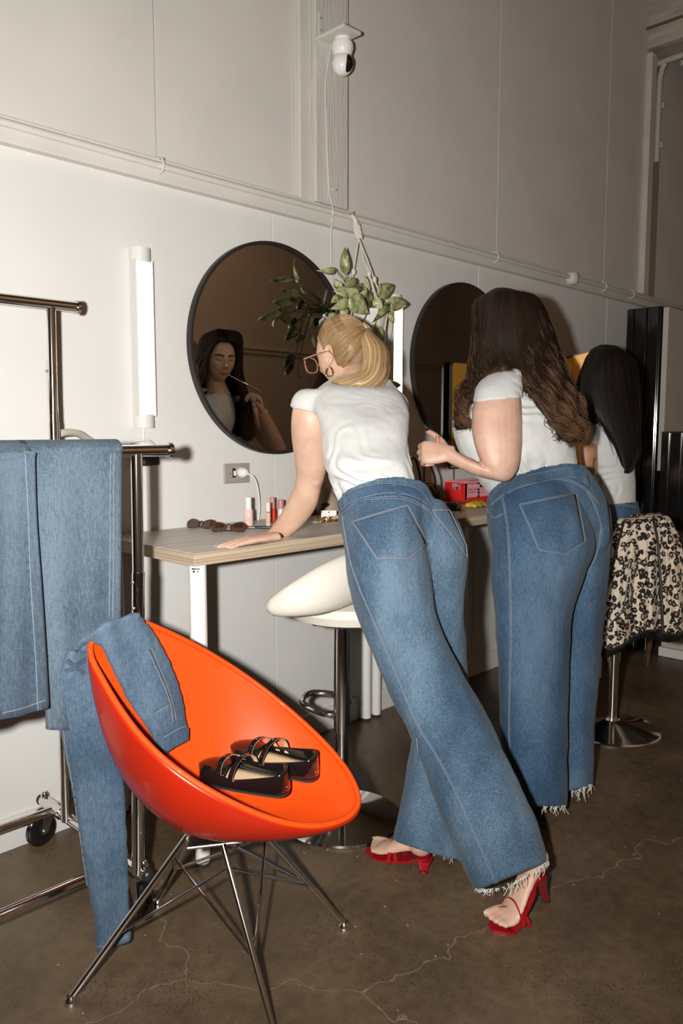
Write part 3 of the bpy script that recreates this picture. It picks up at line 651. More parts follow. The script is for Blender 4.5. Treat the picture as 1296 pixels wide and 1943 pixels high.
LEAVES = [(602, 440, 600, 190, 82, 2, -.15), (512, 400, 345, 402, 55, 1, -.13), (690, 535, 568, 468, 95, 0, -.17), (640, 605, 488, 592, 92, 1, -.18), (720, 640, 600, 555, 85, 1, -.20), (645, 680, 462, 752, 85, 1, -.21),
 (635, 640, 806, 795, 150, 0, -.22), (770, 580, 640, 535, 46, 2, -.19), (806, 600, 775, 450, 62, 1, -.09), (895, 620, 1035, 535, 125, 0, -.13), (975, 705, 1168, 705, 120, 0, -.17), (860, 660, 940, 745, 85, 1, -.20), (1005, 705, 850, 870, 60, 2, -.21),
 (600, 740, 572, 842, 66, 1, -.21), (1000, 775, 1040, 890, 58, 0, -.12), (870, 905, 945, 1075, 95, 0, -.20), (750, 895, 790, 975, 62, 2, -.20), (935, 1450, 1104, 1445, 95, 0, -.10), (830, 690, 800, 600, 70, 2, -.14), (690, 600, 760, 520, 60, 0, -.12), (790, 650, 850, 590, 50, 2, -.12), (740, 560, 800, 640, 70, 0, -.18),
 (560, 640, 470, 700, 80, 0, -.12), (560, 560, 500, 480, 70, 1, -.11), (520, 800, 450, 880, 95, 0, -.13), (540, 860, 500, 960, 90, 0, -.14), (500, 900, 430, 1000, 90, 1, -.12), (560, 960, 500, 1050, 80, 1, -.12), (500, 1150, 440, 1260, 120, 0, -.13), (520, 1230, 420, 1330, 130, 2, -.14), (560, 1250, 600, 1350, 110, 0, -.14), (620, 800, 560, 900, 80, 0, -.10)]
def leaf(bx, by, tx, ty, w, Y, m, cup=.25):
    B_, T_ = onY(*Z3(bx, by), Y), onY(*Z3(tx, ty), Y - .02 + .03 * random.random()); ax_ = T_ - B_; ln = np.linalg.norm(ax_); d = ax_ / ln
    tocam = unit(CAM - (B_ + T_) / 2 + 1.1 * np.random.uniform(-1, 1, 3)); s_ = unit(np.cross(d, tocam)); nn = np.cross(s_, d); if_ = 1.45 * w / 4.8 / F_PX * 2.55
    rows = []
    for i in range(9):
        u = i / 8; ww = if_ * (math.sin(PI * u ** .62) ** .85 if 0 < u < 1 else .02); row = []
        for k in (-1, -.5, 0, .5, 1): row.append(B_ + d * ln * u + s_ * ww * .5 * k + nn * (.012 * math.sin(PI * u) - cup * ww * .5 * (1 - abs(k)) * .6 + .006 * math.sin(4 * u + 3 * k)))
        rows.append(row)
    MB().sheet(rows).build('leaf', m, pp, solid=.0008)
    return B_
vine = MB()
for (bx, by, tx, ty, w, mi, Y) in LEAVES:
    b_ = leaf(bx, by, tx, ty, w, Y, M_leaf[mi]); o_ = V(PX + random.uniform(-.03, .03), PY + random.uniform(-.03, .03), PZ - .012)
    mid = (b_ + o_) / 2 + V(0, 0, .04 if b_[2] < PZ else .01)
    if by > 850: mid = V(b_[0] * .6 + o_[0] * .4, min(PY - PR - .012, b_[1]) if bx > 600 else b_[1], PZ + .012)
    vine.tube(spline([o_, mid, b_], 14), [.0028 - .0012 * k / 13 for k in range(14)], 6)
tag(vine.build('vine_stem', mat('vine stem', (.16, .17, .05), .5), pp), kind='stuff')

# ================================================================== things on the desks
def onT(x, y): p = onZ(x, y, TZ); p[1] = min(p[1], -.03); return p
M_tort = mat('tortoise acetate', (.055, .022, .012), .2, var=.7, vscale=60, coat=.4); M_lens = mat('brown lens', (.055, .024, .013), .06, coat=.6)
def sunglasses(c, yaw, label, sc=1.0, lean=.5):
    t = thing('sunglasses', c, label, 'sunglasses', 'sunglasses lying on the nearer desk'); R_ = rotz(yaw); cl, sl = math.cos(lean), math.sin(lean)
    def T(x, y, z): q = V(x * sc, (y * cl + z * sl) * sc, (z * cl - y * sl) * sc); q[2] = max(q[2], .003); return c + R_ @ q
    for s_ in (-1, 1):
        rim = [(s_ * .034 + .027 * math.cos(a), 0, .024 + .021 * math.sin(a) + .003 * math.sin(2 * a) * s_) for a in np.linspace(0, 2 * PI, 25)[:-1]]
        mb = MB(); mb.tube([T(*q) for q in rim], .0028, 6, closed=True); fr = mb.build('rim', M_tort, t)
        MB().prism([T(q[0] * 1, q[1] - .0005, q[2]) for q in rim], R_ @ V(0, .0015, 0)).build('lens', M_lens, t)
        mb = MB(); mb.tube([T(s_ * .063, 0, .034), T(s_ * .066, .006, .032), T(s_ * .05, .014, .022), T(-s_ * .03, .016 + .004 * s_, .015), T(-s_ * .058, .018, .008)], .0024, 6); mb.build('temple', M_tort, t)
    mb = MB(); mb.tube([T(-.010, 0, .032), T(0, -.002, .036), T(.010, 0, .032)], .0026, 6); mb.build('bridge', M_tort, t)
    return t
sunglasses(onT(377, 1003), -1.15, 'small tortoiseshell sunglasses lying farther left on the desk', .85, .75)
sunglasses(onT(432, 1010), -.85, 'dark brown sunglasses lying beside the hand on the desk', .95, .85)
# makeup brush
A, B = onT(448, 1004) + V(0, 0, .008), onT(518, 1004) + V(0, 0, .006); t = thing('makeup_brush', (A + B) / 2 - V(0, 0, .006), 'black makeup brush with silver ferrule lying by the hand', 'brush')
d = unit(B - A); mb = MB(); mb.tube([A, A + d * .012, A + d * .026], [.004, .010, .006], 12); mb.build('bristles', mat('brush hair', (.02, .016, .014), .8), t)
mb = MB(); mb.tube([A + d * .025, A + d * .065], [.0055, .0045], 12); mb.build('ferrule', M_chrome, t); mb = MB(); mb.tube([A + d * .064, A + d * .10, B], [.0045, .0055, .003], 12); mb.build('handle', M_black, t)
M_pinkl = mat('pink liquid', (.80, .42, .38), .15, coat=.4); M_pinkw = mat('pearly pink', (.74, .60, .54), .25)
c = onT(472, 1002); t = thing('spray_bottle', c, 'clear pink mist bottle with white cap, tallest on the desk', 'bottle')
MB().lathe([(0, 0), (.0145, 0), (.0155, .003), (.0155, .062), (.013, .068), (0, .068)], c, 24).build('bottle', mat('pink clear plastic', (.82, .52, .48), .12, coat=.6), t)
MB().lathe([(0, .066), (.0108, .066), (.0108, .107), (.0098, .109), (0, .109)], c, 24).build('cap', M_white, t)
mb = MB(); w_ = unit((CAM - c) * V(1, 1, 0)); r_ = V(-w_[1], w_[0], 0)
for k, (zz, wd) in enumerate(((.046, .010), (.040, .014), (.033, .008), (.027, .012), (.020, .006))): mb.box(c + w_ * .0156 + r_ * .001 * (k - 2) + V(0, 0, zz), (.0006, wd, .0022), np.array([w_, r_, [0, 0, 1]]).T)
mb.build('lettering', mat('grey print', (.42, .30, .30), .5), t, False)
c = onT(509, 1000); t = thing('gloss_tube', c, 'nude lip gloss tube with pale rose cap standing beside the mist bottle', 'cosmetic')
MB().lathe([(0, 0), (.0085, 0), (.0085, .052), (0, .052)], c, 20).build('tube', mat('nude gloss', (.66, .44, .31), .15, coat=.5), t); MB().lathe([(0, .052), (.0086, .052), (.0086, .055), (0, .055)], c, 20).build('collar', M_chrome, t); MB().lathe([(0, .055), (.0084, .055), (.0084, .088), (0, .089)], c, 20).build('cap', M_pinkw, t)
c = onT(517, 990); t = thing('red_bottle', c, 'short translucent red bottle with dusky pink cap behind the gloss tube', 'cosmetic')
MB().box(c + V(0, 0, .026), (.026, .022, .05), rotz(.6)).build('bottle', mat('red clear plastic', (.75, .05, .03), .15, coat=.5), t, False, bevel=.004); MB().lathe([(0, .05), (.010, .05), (.010, .092), (0, .093)], c, 20).build('cap', mat('dusky rose', (.52, .24, .20), .35), t)
c = onT(533, 990); t = thing('rose_bottle', c, 'dusky rose capped bottle partly behind the forearm', 'cosmetic')
MB().lathe([(0, 0), (.0125, 0), (.0125, .045), (.011, .05), (0, .05)], c, 20).build('bottle', M_pinkw, t); MB().lathe([(0, .049), (.0118, .049), (.0118, .083), (0, .084)], c, 20).build('cap', mat('dusky rose cap', (.50, .22, .19), .35), t)
c = onT(581, 977); t = thing('red_compact', c, 'small red compact lying right of the forearm', 'cosmetic'); MB().box(c + V(0, 0, .009), (.05, .035, .018), rotz(.3)).build('base', mat('red plastic', (.70, .02, .02), .3), t, False, bevel=.004); MB().box(c + V(0, 0, .021), (.05, .035, .006), rotz(.3)).build('lid', mat('red plastic lid', (.60, .02, .02), .25), t, False, bevel=.002)
# beige pouch with a brown clip
c = onT(598, 972); t = thing('makeup_pouch', c, 'beige pouch slumped against the wall behind the earring card', 'pouch')
mb = MB(); rg = []
for z, rx, ry, dx in ((0, .06, .03, 0), (.02, .07, .036, 0), (.05, .062, .03, .0), (.085, .04, .016, -.01), (.10, .022, .006, -.015)): rg.append([c + V(dx + rx * math.cos(a), -.006 + ry * math.sin(a), z) for a in np.linspace(0, 2 * PI, 21)[:-1]])
mb.loft(rg); mb.build('pouch_body', mat('beige cloth', (.46, .37, .27), .8, var=.1), t); mb = MB(); mb.tube([c + V(-.05, -.026, .062), c + V(-.01, -.022, .097), c + V(.02, -.015, .07)], .002, 6); mb.build('zip', M_steel, t)
c = onT(603, 976) + V(.02, -.03, 0); t = thing('claw_clip', c, 'brown tortoise hair clip leaning beside the beige pouch', 'hair clip')
mb = MB(); mb.tube(spline([c + V(-.03, 0, .012), c + V(-.015, .005, .035), c + V(.02, .005, .036), c + V(.045, 0, .014)], 14), [.006 + .007 * math.sin(PI * k / 13) for k in range(14)], 10); jb = mb.build('jaw', M_tort, t)
for k in range(4): mb = MB(); mb.tube([c + V(-.02 + .018 * k, 0, .022), c + V(-.018 + .018 * k, -.014, .003)], .0028, 6); mb.build('tooth', M_tort, jb)
# earring cards and gold hoops
M_gold = mat('gold', (.72, .46, .12), .18, 1.); M_card = mat('ivory card', (.78, .74, .66), .6)
c = onT(624, 988); t = thing('earring_card', c, 'white display card propped upright with gold earrings below it', 'card'); w_ = unit((CAM - c) * V(1, 1, 0)); R_ = np.array([V(-w_[1], w_[0], 0), -w_, [0, 0, 1]]).T
MB().box(c + V(0, 0, .020), (.058, .0012, .038), R_).build('card', M_card, t, False, bevel=.0005)
mb = MB(); mb.lathe([(0, 0), (.0032, 0), (.0032, .0008), (0, .0008)], c + w_ * .0012 + V(0, 0, .032), 14, (R_[:, 0], V(0, 0, 1), w_)); mb.build('punch_hole', M_black, t)
mb = MB(); mb.tube([c + w_ * .0012 + R_[:, 0] * (-.012 + .0024 * k) + V(0, 0, .016 + .003 * math.sin(k * 2.1)) for k in range(11)], .0005, 4); mb.build('lettering', M_black, t)
c2 = onT(600, 990); tag(MB().box(c2 + V(0, 0, .0012), (.05, .036, .0012), rotz(.4)).build('earring_backing', M_card, None, False, loc=c2), 'white card lying flat beside the propped earring card', 'card')
for k, (x, y, r_) in enumerate(((607, 991, .016), (619, 990, .015), (632, 989, .013), (641, 987, .012))):
    q = onT(x, y) + V(0, 0, .007); mb = MB(); tl = .35 + .2 * k; n_ = 22
    pts = [q + V(r_ * math.cos(a), r_ * math.sin(a) * math.cos(tl) , .006 * math.sin(a) + .002) for a in np.linspace(0, 2 * PI, n_ + 1)[:-1]]
    mb.tube(pts, [.0032 + .0018 * math.sin(6 * a) for a in np.linspace(0, 2 * PI, n_ + 1)[:-1]], 8, closed=True)
    tag(mb.build('gold_earring', M_gold, loc=q), ['leftmost chunky gold twisted hoop on the flat card', 'second gold twisted hoop from the left beside the card', 'third gold hoop from the left under the upright card', 'rightmost small gold hoop next to the jeans'][k], 'earring', 'gold hoops on the desk')
# handbag
M_leoD = leopard('dark leopard hide', (.30, .17, .045), (.10, .055, .02), (.012, .009, .007), 42.)
hb = thing('handbag', (2.82, -.17, TZ), 'dark leopard print handbag with black handles between the two women', 'bag')
bc = onZ(803, 979, TZ); bc = V(bc[0], min(bc[1], -.24), TZ); ub, vb = unit(V(.95, .25, 0)), unit(V(-.25, .95, 0)); rg = []
for z, a, b_ in ((.0, .100, .050), (.012, .110, .056), (.05, .112, .056), (.09, .102, .046), (.118, .085, .03), (.126, .075, .018)): rg.append([bc + ub * a * math.copysign(abs(math.cos(q)) ** .7, math.cos(q)) + vb * b_ * math.copysign(abs(math.sin(q)) ** .7, math.sin(q)) + V(0, 0, z + .001) for q in np.linspace(0, 2 * PI, 37)[:-1]])
MB().loft(rg).build('bag_body', M_leoD, hb)
mb = MB(); mb.tube([bc + ub * k + V(0, 0, .128 - .1 * k * k * 6) - vb * .0 for k in np.linspace(-.072, .072, 12)], .004, 6); mb.build('zip_edge', M_black, hb)
for s_, hh in ((-1, .095), (1, .11)):
    mb = MB(); mb.tube(spline([bc + ub * .046 + vb * .03 * s_ + V(0, 0, .112), bc + ub * .038 + vb * .032 * s_ + V(0, 0, .15), bc + ub * -.01 + vb * .03 * s_ + V(0, 0, .112 + hh), bc - ub * .06 + vb * .03 * s_ + V(0, 0, .112 + hh), bc - ub * .068 + vb * .03 * s_ + V(0, 0, .105)], 30), .005, 8); mb.build('handle', M_black, hb)
# folding crate: red body, pink lattice side facing the room
M_red = mat('red crate plastic', (.72, .025, .02), .35); M_pink = mat('pink crate plastic', (.80, .36, .40), .4)
cc = onT(861, 953); CH, CLn, CWd = .098, .30, .125
cr = thing('storage_crate', cc, 'red and pink latticed plastic crate on the farther desk', 'crate')
ue, ve = V(1, 0, 0), V(0, 1, 0); cc = V(cc[0], min(cc[1], -.17), TZ)
MB().box(cc + ue * CLn / 2 + ve * CWd / 2 + V(0, 0, .006), (CLn, CWd, .010)).build('crate_base', M_red, cr, False, bevel=.002)
def lattice(o, e, w, name, m, par, slots, inward):
    """a wall of bars: frame strips plus slanted bars left between the slots"""
    fr = MB(); nrm = np.cross(e, [0, 0, 1.])
    def strip(u0, u1, z0, z1, th=.006): fr.prism([o + e * u0 + V(0, 0, z0), o + e * u1 + V(0, 0, z0), o + e * u1 + V(0, 0, z1), o + e * u0 + V(0, 0, z1)], nrm * th * inward)
    strip(0, w, .012, .024); strip(0, w, CH - .008, CH); strip(0, .022, .024, CH - .008); strip(w - .022, w, .024, CH - .008)
    for a, b_, z0, z1, sl in slots:
        if sl is None: strip(a, b_, z0, z1); continue
        n_ = int((b_ - a) / .0085)
        for k in range(n_):
            u = a + (k + .5) * (b_ - a) / n_; s_ = sl if u < (a + b_) / 2 or sl > 0 else -sl
            fr.prism([o + e * (u - .0024) + V(0, 0, z0), o + e * (u + .0024) + V(0, 0, z0), o + e * (u + .0024 + s_) + V(0, 0, z1), o + e * (u - .0024 + s_) + V(0, 0, z1)], nrm * .006 * inward)
    return fr.build(name, m, par, False)
sl = []
for z0, z1 in ((.030, .043), (.051, .064), (.072, .085)): sl += [(.028, .082, z0, z1, -.006)]
for z0, z1 in ((.030, .043), (.048, .058)): sl += [(.095, .20, z0, z1, -.006), (.21, .275, z0, z1, .006)]
for z0, z1 in ((.024, .030), (.043, .048), (.058, .064)): sl += [(.02, .28, z0, z1, None)]
sl += [(.02, .09, .064, .072, None), (.02, .11, .085, .092, None), (.09, .11, .024, .092, None), (.20, .29, .064, .092, None), (.11, .20, .064, .069, None)]
lattice(cc, ue, CLn, 'lattice_side', M_pink, cr, sl, -1); lattice(cc + ve * CWd, ue, CLn, 'lattice_side', M_pink, cr, sl, -1)
es = [(.02, .105, .024, .062, None), (.02, .035, .062, .09, None), (.09, .105, .062, .09, None)]
lattice(cc + ve * 0, ve, CWd, 'crate_end', M_red, cr, es, 1); lattice(cc + ue * (CLn - .006), ve, CWd, 'crate_end', M_red, cr, es, 1)
mb = MB(); r0 = [cc + V(-.003, -.003, CH), cc + V(CLn + .003, -.003, CH), cc + V(CLn + .003, CWd + .003, CH), cc + V(-.003, CWd + .003, CH)]; mb.tube(r0, .0045, 6, closed=True); mb.build('rim', M_pink, cr)
mb = MB(); mb.box(cc + V(CLn / 2, -.004, .016), (CLn, .008, .018)); mb.build('red_kickstrip', M_red, cr, False, bevel=.002)
# wallet and yellow packet
c = onT(861, 968); t = thing('wallet', c, 'small black purse with brown trim in front of the red crate', 'purse'); MB().box(c + V(0, 0, .018), (.085, .05, .034), rotz(.35)).build('purse_body', M_black, t, False, bevel=.007); mb = MB(); mb.tube([c + rotz(.35) @ V(x, -.026, .034) for x in (-.04, 0, .04)], .003, 6); mb.build('trim_piping', mat('tan trim', (.33, .14, .06), .5), t)
c = onT(905, 962); t = thing('snack_packet', c, 'crinkled yellow packet lying in front of the pink crate side', 'packet'); mb = MB(); rows = []
for i in range(13):
    row = []
    for j in range(7): u, v = (i - 6) / 6, (j - 3) / 3; row.append(c + rotz(.12) @ V(u * .07, v * .03, .006 + .022 * (1 - u * u) ** .5 * (1 - v * v) ** .6 + .004 * math.sin(9 * u + 5 * v)))
    rows.append(row)
mb.sheet(rows); mb.build('wrapper', mat('yellow foil', (.62, .42, .03), .25, coat=.5, bump=.5, bscale=70), t, solid=.002); mb = MB(); mb.box(c + rotz(.12) @ V(-.074, 0, .006), (.012, .058, .002), rotz(.12)); mb.build('crimped_end', mat('yellow foil end', (.55, .36, .03), .3), t)
# counter mirror whose pane colour paints in an amber reflection, and the amber panel between the two brunettes
M_amber = mat('painted amber reflection', (.78, .40, .07), .12, .55); M_amber2 = mat('bright amber panel', (.85, .36, .015), .35)
def panel(name, c, ex, ez, w, h, rad, m_in, label, cat, leg=None):
    ey = np.cross(ez, ex); t = thing(name, c, label, cat)
    def outline(g):
        o = []
        for sx1, sz1, a0 in ((1, 1, 0), (-1, 1, PI / 2), (-1, -1, PI), (1, -1, 1.5 * PI)):
            rr = rad if sz1 > 0 else .006
            for a in np.linspace(a0, a0 + PI / 2, 8): o.append(c + ex * (sx1 * (w / 2 - rr) + (rr - g) * math.cos(a)) + ez * (sz1 * (h / 2 - rr) + (rr - g) * math.sin(a)))
        return o
    A, B = outline(0), outline(.006)
    mb = MB(); mb.loft([[a, b_, b_ + ey * .012, a + ey * .012] for a, b_ in zip(A, B)], closed=True); mb.build('frame', M_frame, t)
    MB().prism([p + ey * .004 for p in B], ey * .005).build('pane', m_in, t)
    if leg: mb = MB(); [mb.tube([c - ez * h / 2 + ex * s_ + ey * .006, c - ez * (h / 2) + ex * s_ + V(0, 0, -leg) + ey * .006], .003, 6) for s_ in (-w * .38, w * .38)]; MB; mb.tube([c - ez * h / 2 + ex * s_ + V(0, 0, -leg + .003) for s_ in (-w * .45, w * .45)], .003, 6); mb.build('stand', M_chrome, t)
    return t
p1_, p2_ = onY(857, 685, -.045), onY(857, 890, -.045); hh = p1_[2] - p2_[2]
panel('counter_mirror', V(p1_[0] + .15, -.045, (p1_[2] + p2_[2]) / 2), V(1, 0, 0), V(0, 0, 1), .30, hh, .03, M_amber, 'black-framed mirror with painted amber reflection standing on the desk behind the long-haired brunette', 'mirror', leg=p2_[2] - TZ)
q0 = atD(1122, 664, 3.55); ex = unit(-RV + .25 * fh + .28 * V(0, 0, -1)); ez = unit(V(0, 0, 1) - ex * ex[2]); 
panel('amber_panel', q0 + ex * .13 - ez * .24, -ex, ez, .26, .48, .02, M_amber2, 'bright amber panel with black edge between the two brunettes', 'panel')
o_ = q0 + ex * .13 - ez * .48; mb = MB(); mb.tube([o_, V(o_[0], o_[1], TZ + .006)], .009, 10); mb.lathe([(0, 0), (.07, 0), (.07, .008), (.012, .014), (0, .014)], (o_[0], o_[1], TZ), 24)
mb.build('stand', M_black, bpy.data.objects['amber_panel'])

# ================================================================== studded flats lying in the shell chair
M_patent = mat('black patent', (.006, .006, .006), .07, coat=1.); M_insole = mat('tan insole', (.60, .42, .25), .6)
def flat(hx, hy, tx, ty, label):
    heel, tp = cast(SHELL_BV, hx, hy)[0], cast(SHELL_BV, tx, ty)[0]; d = unit(tp - heel); slope = unit(V(d[0], d[1], max(-.12, min(.22, d[2])))); heel = heel + V(0, 0, .006)
    for k in np.linspace(.02, .235, 9):      # lift until the sole clears the curved seat
        q = heel + slope * k; h = SHELL_BV.ray_cast(Vector((q[0], q[1], 1.2)), Vector((0, 0, -1)))
        if h[0] is not None and h[0][2] + .002 > q[2]: heel = heel + V(0, 0, min(.020, h[0][2] + .002 - q[2]))
    B_ = basis(slope, unit(V(0, 0, 1) + .26 * unit((CAM - heel) * V(1, 1, 0)))); t = thing('ballet_flat', heel, label, 'shoe', 'black studded flats in the shell chair')
    def P(x, y, z): return heel + B_ @ V(x, y, z)
    def hw(u): return .030 * math.sqrt(max(0, 1 - (1 - u / .14) ** 2)) + .0004 if u < .14 else (.030 + .008 * math.sin((u - .14) / .54 * PI / 2) if u < .68 else .038 * max(0, 1 - ((u - .68) / .32) ** 2.0) ** .55 + .0005)
    def wall(u): return .064 - .038 * min(1, u / .55) ** .8 if u < .6 else .026 + .006 * math.sin((u - .6) / .4 * PI)
    Ln = .24; us = np.concatenate([.14 * np.linspace(0, 1, 10) ** 2, np.linspace(.18, 1, 22)])
    sole = [P(-hw(u) * 1.02, u * Ln, 0) for u in us] + [P(hw(u) * 1.02, u * Ln, 0) for u in us[::-1]]
    MB().prism(sole, B_ @ V(0, 0, .006)).build('sole', M_rubber, t)
    out = [(-hw(u), u) for u in us[::-1]] + [(hw(u), u) for u in us[1:]]
    rows = []
    for s_ in np.linspace(0, 1, 6): rows.append([P(x * (1 + .10 * math.sin(PI * s_)) * (1 - .10 * s_), u * Ln + (.004 * s_ * (1 - u) if u < .1 else 0), .005 + wall(u) * s_) for x, u in out])
    MB().sheet(rows).build('upper', M_patent, t, solid=.002)
    tu = np.linspace(.64, 1, 12); rows = [[P(hw(u) * k * .93, u * Ln, .005 + wall(u) + .010 * (1 - k * k) * (1 - (u - .64) / .36) ** .6) for k in np.linspace(-1, 1, 9)] for u in tu]
    MB().sheet(rows).build('toe_cap', M_patent, t, solid=.0015)
    iu = np.linspace(.01, .8, 18); MB().sheet([[P(hw(u) * k * .92, u * Ln, .012 + .012 * math.exp(-((u) / .2) ** 2)) for k in (-1, -.5, 0, .5, 1)] for u in iu]).build('insole', M_insole, t, solid=.002)
    for q, (u, hgt) in enumerate(((.50, .062), (.60, .052))):
        pts = [P(hw(u) * .98 * math.cos(a), u * Ln + .016 * math.sin(a) * (1 if q else -.3) - .02 * math.cos(a), .018 + hgt * math.sin(a)) for a in np.linspace(0, PI, 21)]
        rings, ri = [], []
        for i, p in enumerate(pts):
            nn = unit(p - P(0, u * Ln, .018)); sd = B_ @ V(0, .0055, 0); rings.append([p - sd, p - sd + nn * .0016, p + sd + nn * .0016, p + sd]); ri.append([p - sd * .95, p - sd * .95 - nn * .0012, p + sd * .95 - nn * .0012, p + sd * .95])
        st_ = MB().loft(rings).build('strap', M_patent, t); MB().loft(ri).build('strap_lining', M_insole, st_)
        for i in range(2, 20, 3): nn = unit(pts[i] - P(0, u * Ln, .018)); MB().ball(pts[i] + nn * .0016, .0022, 8).build('stud', M_chrome, st_)
    bp_ = P(-hw(.55), .55 * Ln, .03); MB().box(bp_, (.012, .012, .003), B_).build('buckle', M_chrome, t, False, bevel=.001)
flat(550, 1541, 432, 1515, 'nearer black patent studded flat lying in the shell chair')
flat(604, 1507, 486, 1475, 'farther black patent studded flat behind its mate in the shell chair')

# ================================================================== jeans draped over the chair back
def shD(x, y, dflt):
    h = cast(SHELL_BV, x, y); return (np.dot(h[0] - CAM, FV) if h else dflt)
dj = thing('draped_jeans', atD(215, 1800, 1.945), 'blue jeans draped over the shell chair back, leg reaching the floor', 'jeans')
inner = [(309, 1434, 359, 1404, .034, 0), (291, 1410, 357, 1378, .04, 0), (268, 1372, 350, 1338, .045, 0), (240, 1322, 334, 1282, .045, .004), (216, 1270, 312, 1230, .045, .010), (194, 1228, 288, 1192, .036, .018)]
secs = []
for a, b_, c, d, th, tl in inner:
    m_ = shD((a + c) / 2, (b_ + d) / 2, 1.86); l_, r_ = min(shD(a, b_, m_), m_ + .03), min(shD(c, d, m_), m_ + .06)
    secs.append((a, b_, c, d, (l_ + r_) / 2 * .5 + m_ * .5 - th * .5 - .012, th, tl, max(-.06, min(.12, r_ - l_))))
secs += [(166, 1216, 268, 1174, 1.826, .036, .024, .10), (134, 1238, 236, 1190, 1.845, .045, .018, .09), (104, 1288, 200, 1262, 1.838, .05, 0, .06), (108, 1345, 222, 1345, 1.85, .045, 0, .03), (122, 1425, 230, 1425, 1.868, .045, 0), (141, 1520, 238, 1518, 1.885, .045, 0), (162, 1650, 244, 1646, 1.905, .045, 0), (176, 1740, 247, 1730, 1.915, .045, 0), (183, 1809, 247, 1786, 1.92, .042, 0)]
mb = MB(); limb(mb, secs, n=32, sub=6, e=2.8)
DA = unit(atD(298, 1215, 1.88) - atD(200, 1250, 1.82))
def dfold(co):
    k = float(np.dot(DA, co)); w = max(0, min(1, (co.z - .5) / .12))
    return .0050 * w * math.sin(k * 80 + 2.0 * noise.noise(co * 6)) * (.5 + noise.noise(co * 5)) + .0045 * noise.noise(Vector((co.x * 22 + co.z * 6, co.y * 22, co.z * 7))) + .002 * noise.noise(co * 55)
me = remesh(mb, .006, 6, dfold); dj_bv = bvh_of(me); link_world('denim_body', me, D_chair, dj)
mb, ms = MB(), MB()
tr = trace(dj_bv, [(116, 1325), (122, 1400), (140, 1500), (158, 1620), (172, 1720), (181, 1795)], 60, .0008); ribbon(mb, tr, .007, .0015); stitch(ms, tr, -.002)
tr = trace(dj_bv, [(283, 1232), (296, 1262), (312, 1300), (324, 1335), (330, 1368)], 40, .0008); ribbon(mb, tr, .010, .002); stitch(ms, tr, .005); stitch(ms, tr, -.005)
tr = trace(dj_bv, [(293, 1350), (308, 1342), (324, 1334)], 14, .0008); ribbon(mb, tr, .008, .002); stitch(ms, tr, .003)
tr = trace(dj_bv, [(300, 1365), (308, 1388), (312, 1400)], 14, .0008); ribbon(mb, tr, .004, .002)
tr = trace(dj_bv, [(308, 1400), (338, 1383), (354, 1378)], 18, .0008); stitch(ms, tr, 0)
tr = trace(dj_bv, [(185, 1796), (215, 1790), (243, 1774)], 18, .0008); stitch(ms, tr, 0)
tr = trace(dj_bv, [(128, 1252), (142, 1262), (160, 1250)], 14, .001); ribbon(mb, tr, .010, .004); stitch(ms, tr, .002)
tr = trace(dj_bv, [(125, 1272), (145, 1268), (158, 1278)], 14, .001); ribbon(mb, tr, .008, .004)
mb.build('seam', D_rackd, dj); ms.build('stitching', M_thread, dj)
mb = MB(); tr = trace(dj_bv, [(306, 1416), (332, 1403), (355, 1392)], 20, .001); ribbon(mb, tr, .030, .004); mb.build('waistband', D_chair, dj)
mb = MB(); tr = trace(dj_bv, [(298, 1392), (306, 1410), (312, 1430)], 12, .004); ribbon(mb, tr, .010, .003); mb.build('belt_loop', D_rackd, dj)
mb = MB()
for k in range(22):
    s_ = k / 21; x, y = 124 + 48 * s_ ** 1.1, 1400 + 330 * s_; tr = trace(dj_bv, [(x + 1, y), (x + 7, y + 3)], 3, .001); ribbon(mb, tr, .006, .0022)
mb.build('seam_pucker', D_rackd, dj)

# ================================================================== people
def skin_mat(name, col, red):
    m, t, b = nt(name); L = t.links.new
    n = N(t, 'ShaderNodeTexNoise', Scale=22., Detail=5.); L(coords(t).outputs[0], n.inputs['Vector']); r = ramp(t, [(.3, red), (.62, col)]); L(n.outputs['Fac'], r.inputs[0])
    v = N(t, 'ShaderNodeTexVoronoi', Scale=14.); L(coords(t).outputs[0], v.inputs['Vector']); l = N(t, 'ShaderNodeMath', operation='LESS_THAN'); l.inputs[1].default_value = .022; L(v.outputs['Distance'], l.inputs[0])
    mx = N(t, 'ShaderNodeMix', data_type='RGBA'); L(l.outputs[0], mx.inputs[0]); L(r.outputs[0], mx.inputs[6]); mx.inputs[7].default_value = (red[0] * .62, red[1] * .5, red[2] * .45, 1); L(mx.outputs[2], b.inputs['Base Color'])
    b.inputs['Roughness'].default_value = .48; b.inputs['Subsurface Weight'].default_value = .12; b.inputs['Subsurface Radius'].default_value = (.012, .005, .003); b.inputs['Subsurface Scale'].default_value = .6
    n2 = N(t, 'ShaderNodeTexNoise', Scale=350., Detail=2.); L(coords(t).outputs[0], n2.inputs['Vector']); bp = N(t, 'ShaderNodeBump', Strength=.12, Distance=.001); L(n2.outputs['Fac'], bp.inputs['Height']); L(bp.outputs[0], b.inputs['Normal'])
    return m
SK1 = skin_mat('fair skin', (.57, .37, .265), (.51, .305, .215)); SK2 = skin_mat('fair warm skin', (.57, .365, .265), (.50, .29, .21)); SK3 = skin_mat('tan skin', (.42, .22, .115), (.36, .175, .09))
def hair_mat(name, stops, rough=.38, spec=.45):
    m, t, b = nt(name); L = t.links.new; a = N(t, 'ShaderNodeAttribute', attribute_name='tone'); r = ramp(t, stops); L(a.outputs['Fac'], r.inputs[0]); L(r.outputs[0], b.inputs['Base Color'])
    b.inputs['Roughness'].default_value = rough; b.inputs['Specular IOR Level'].default_value = spec; return m
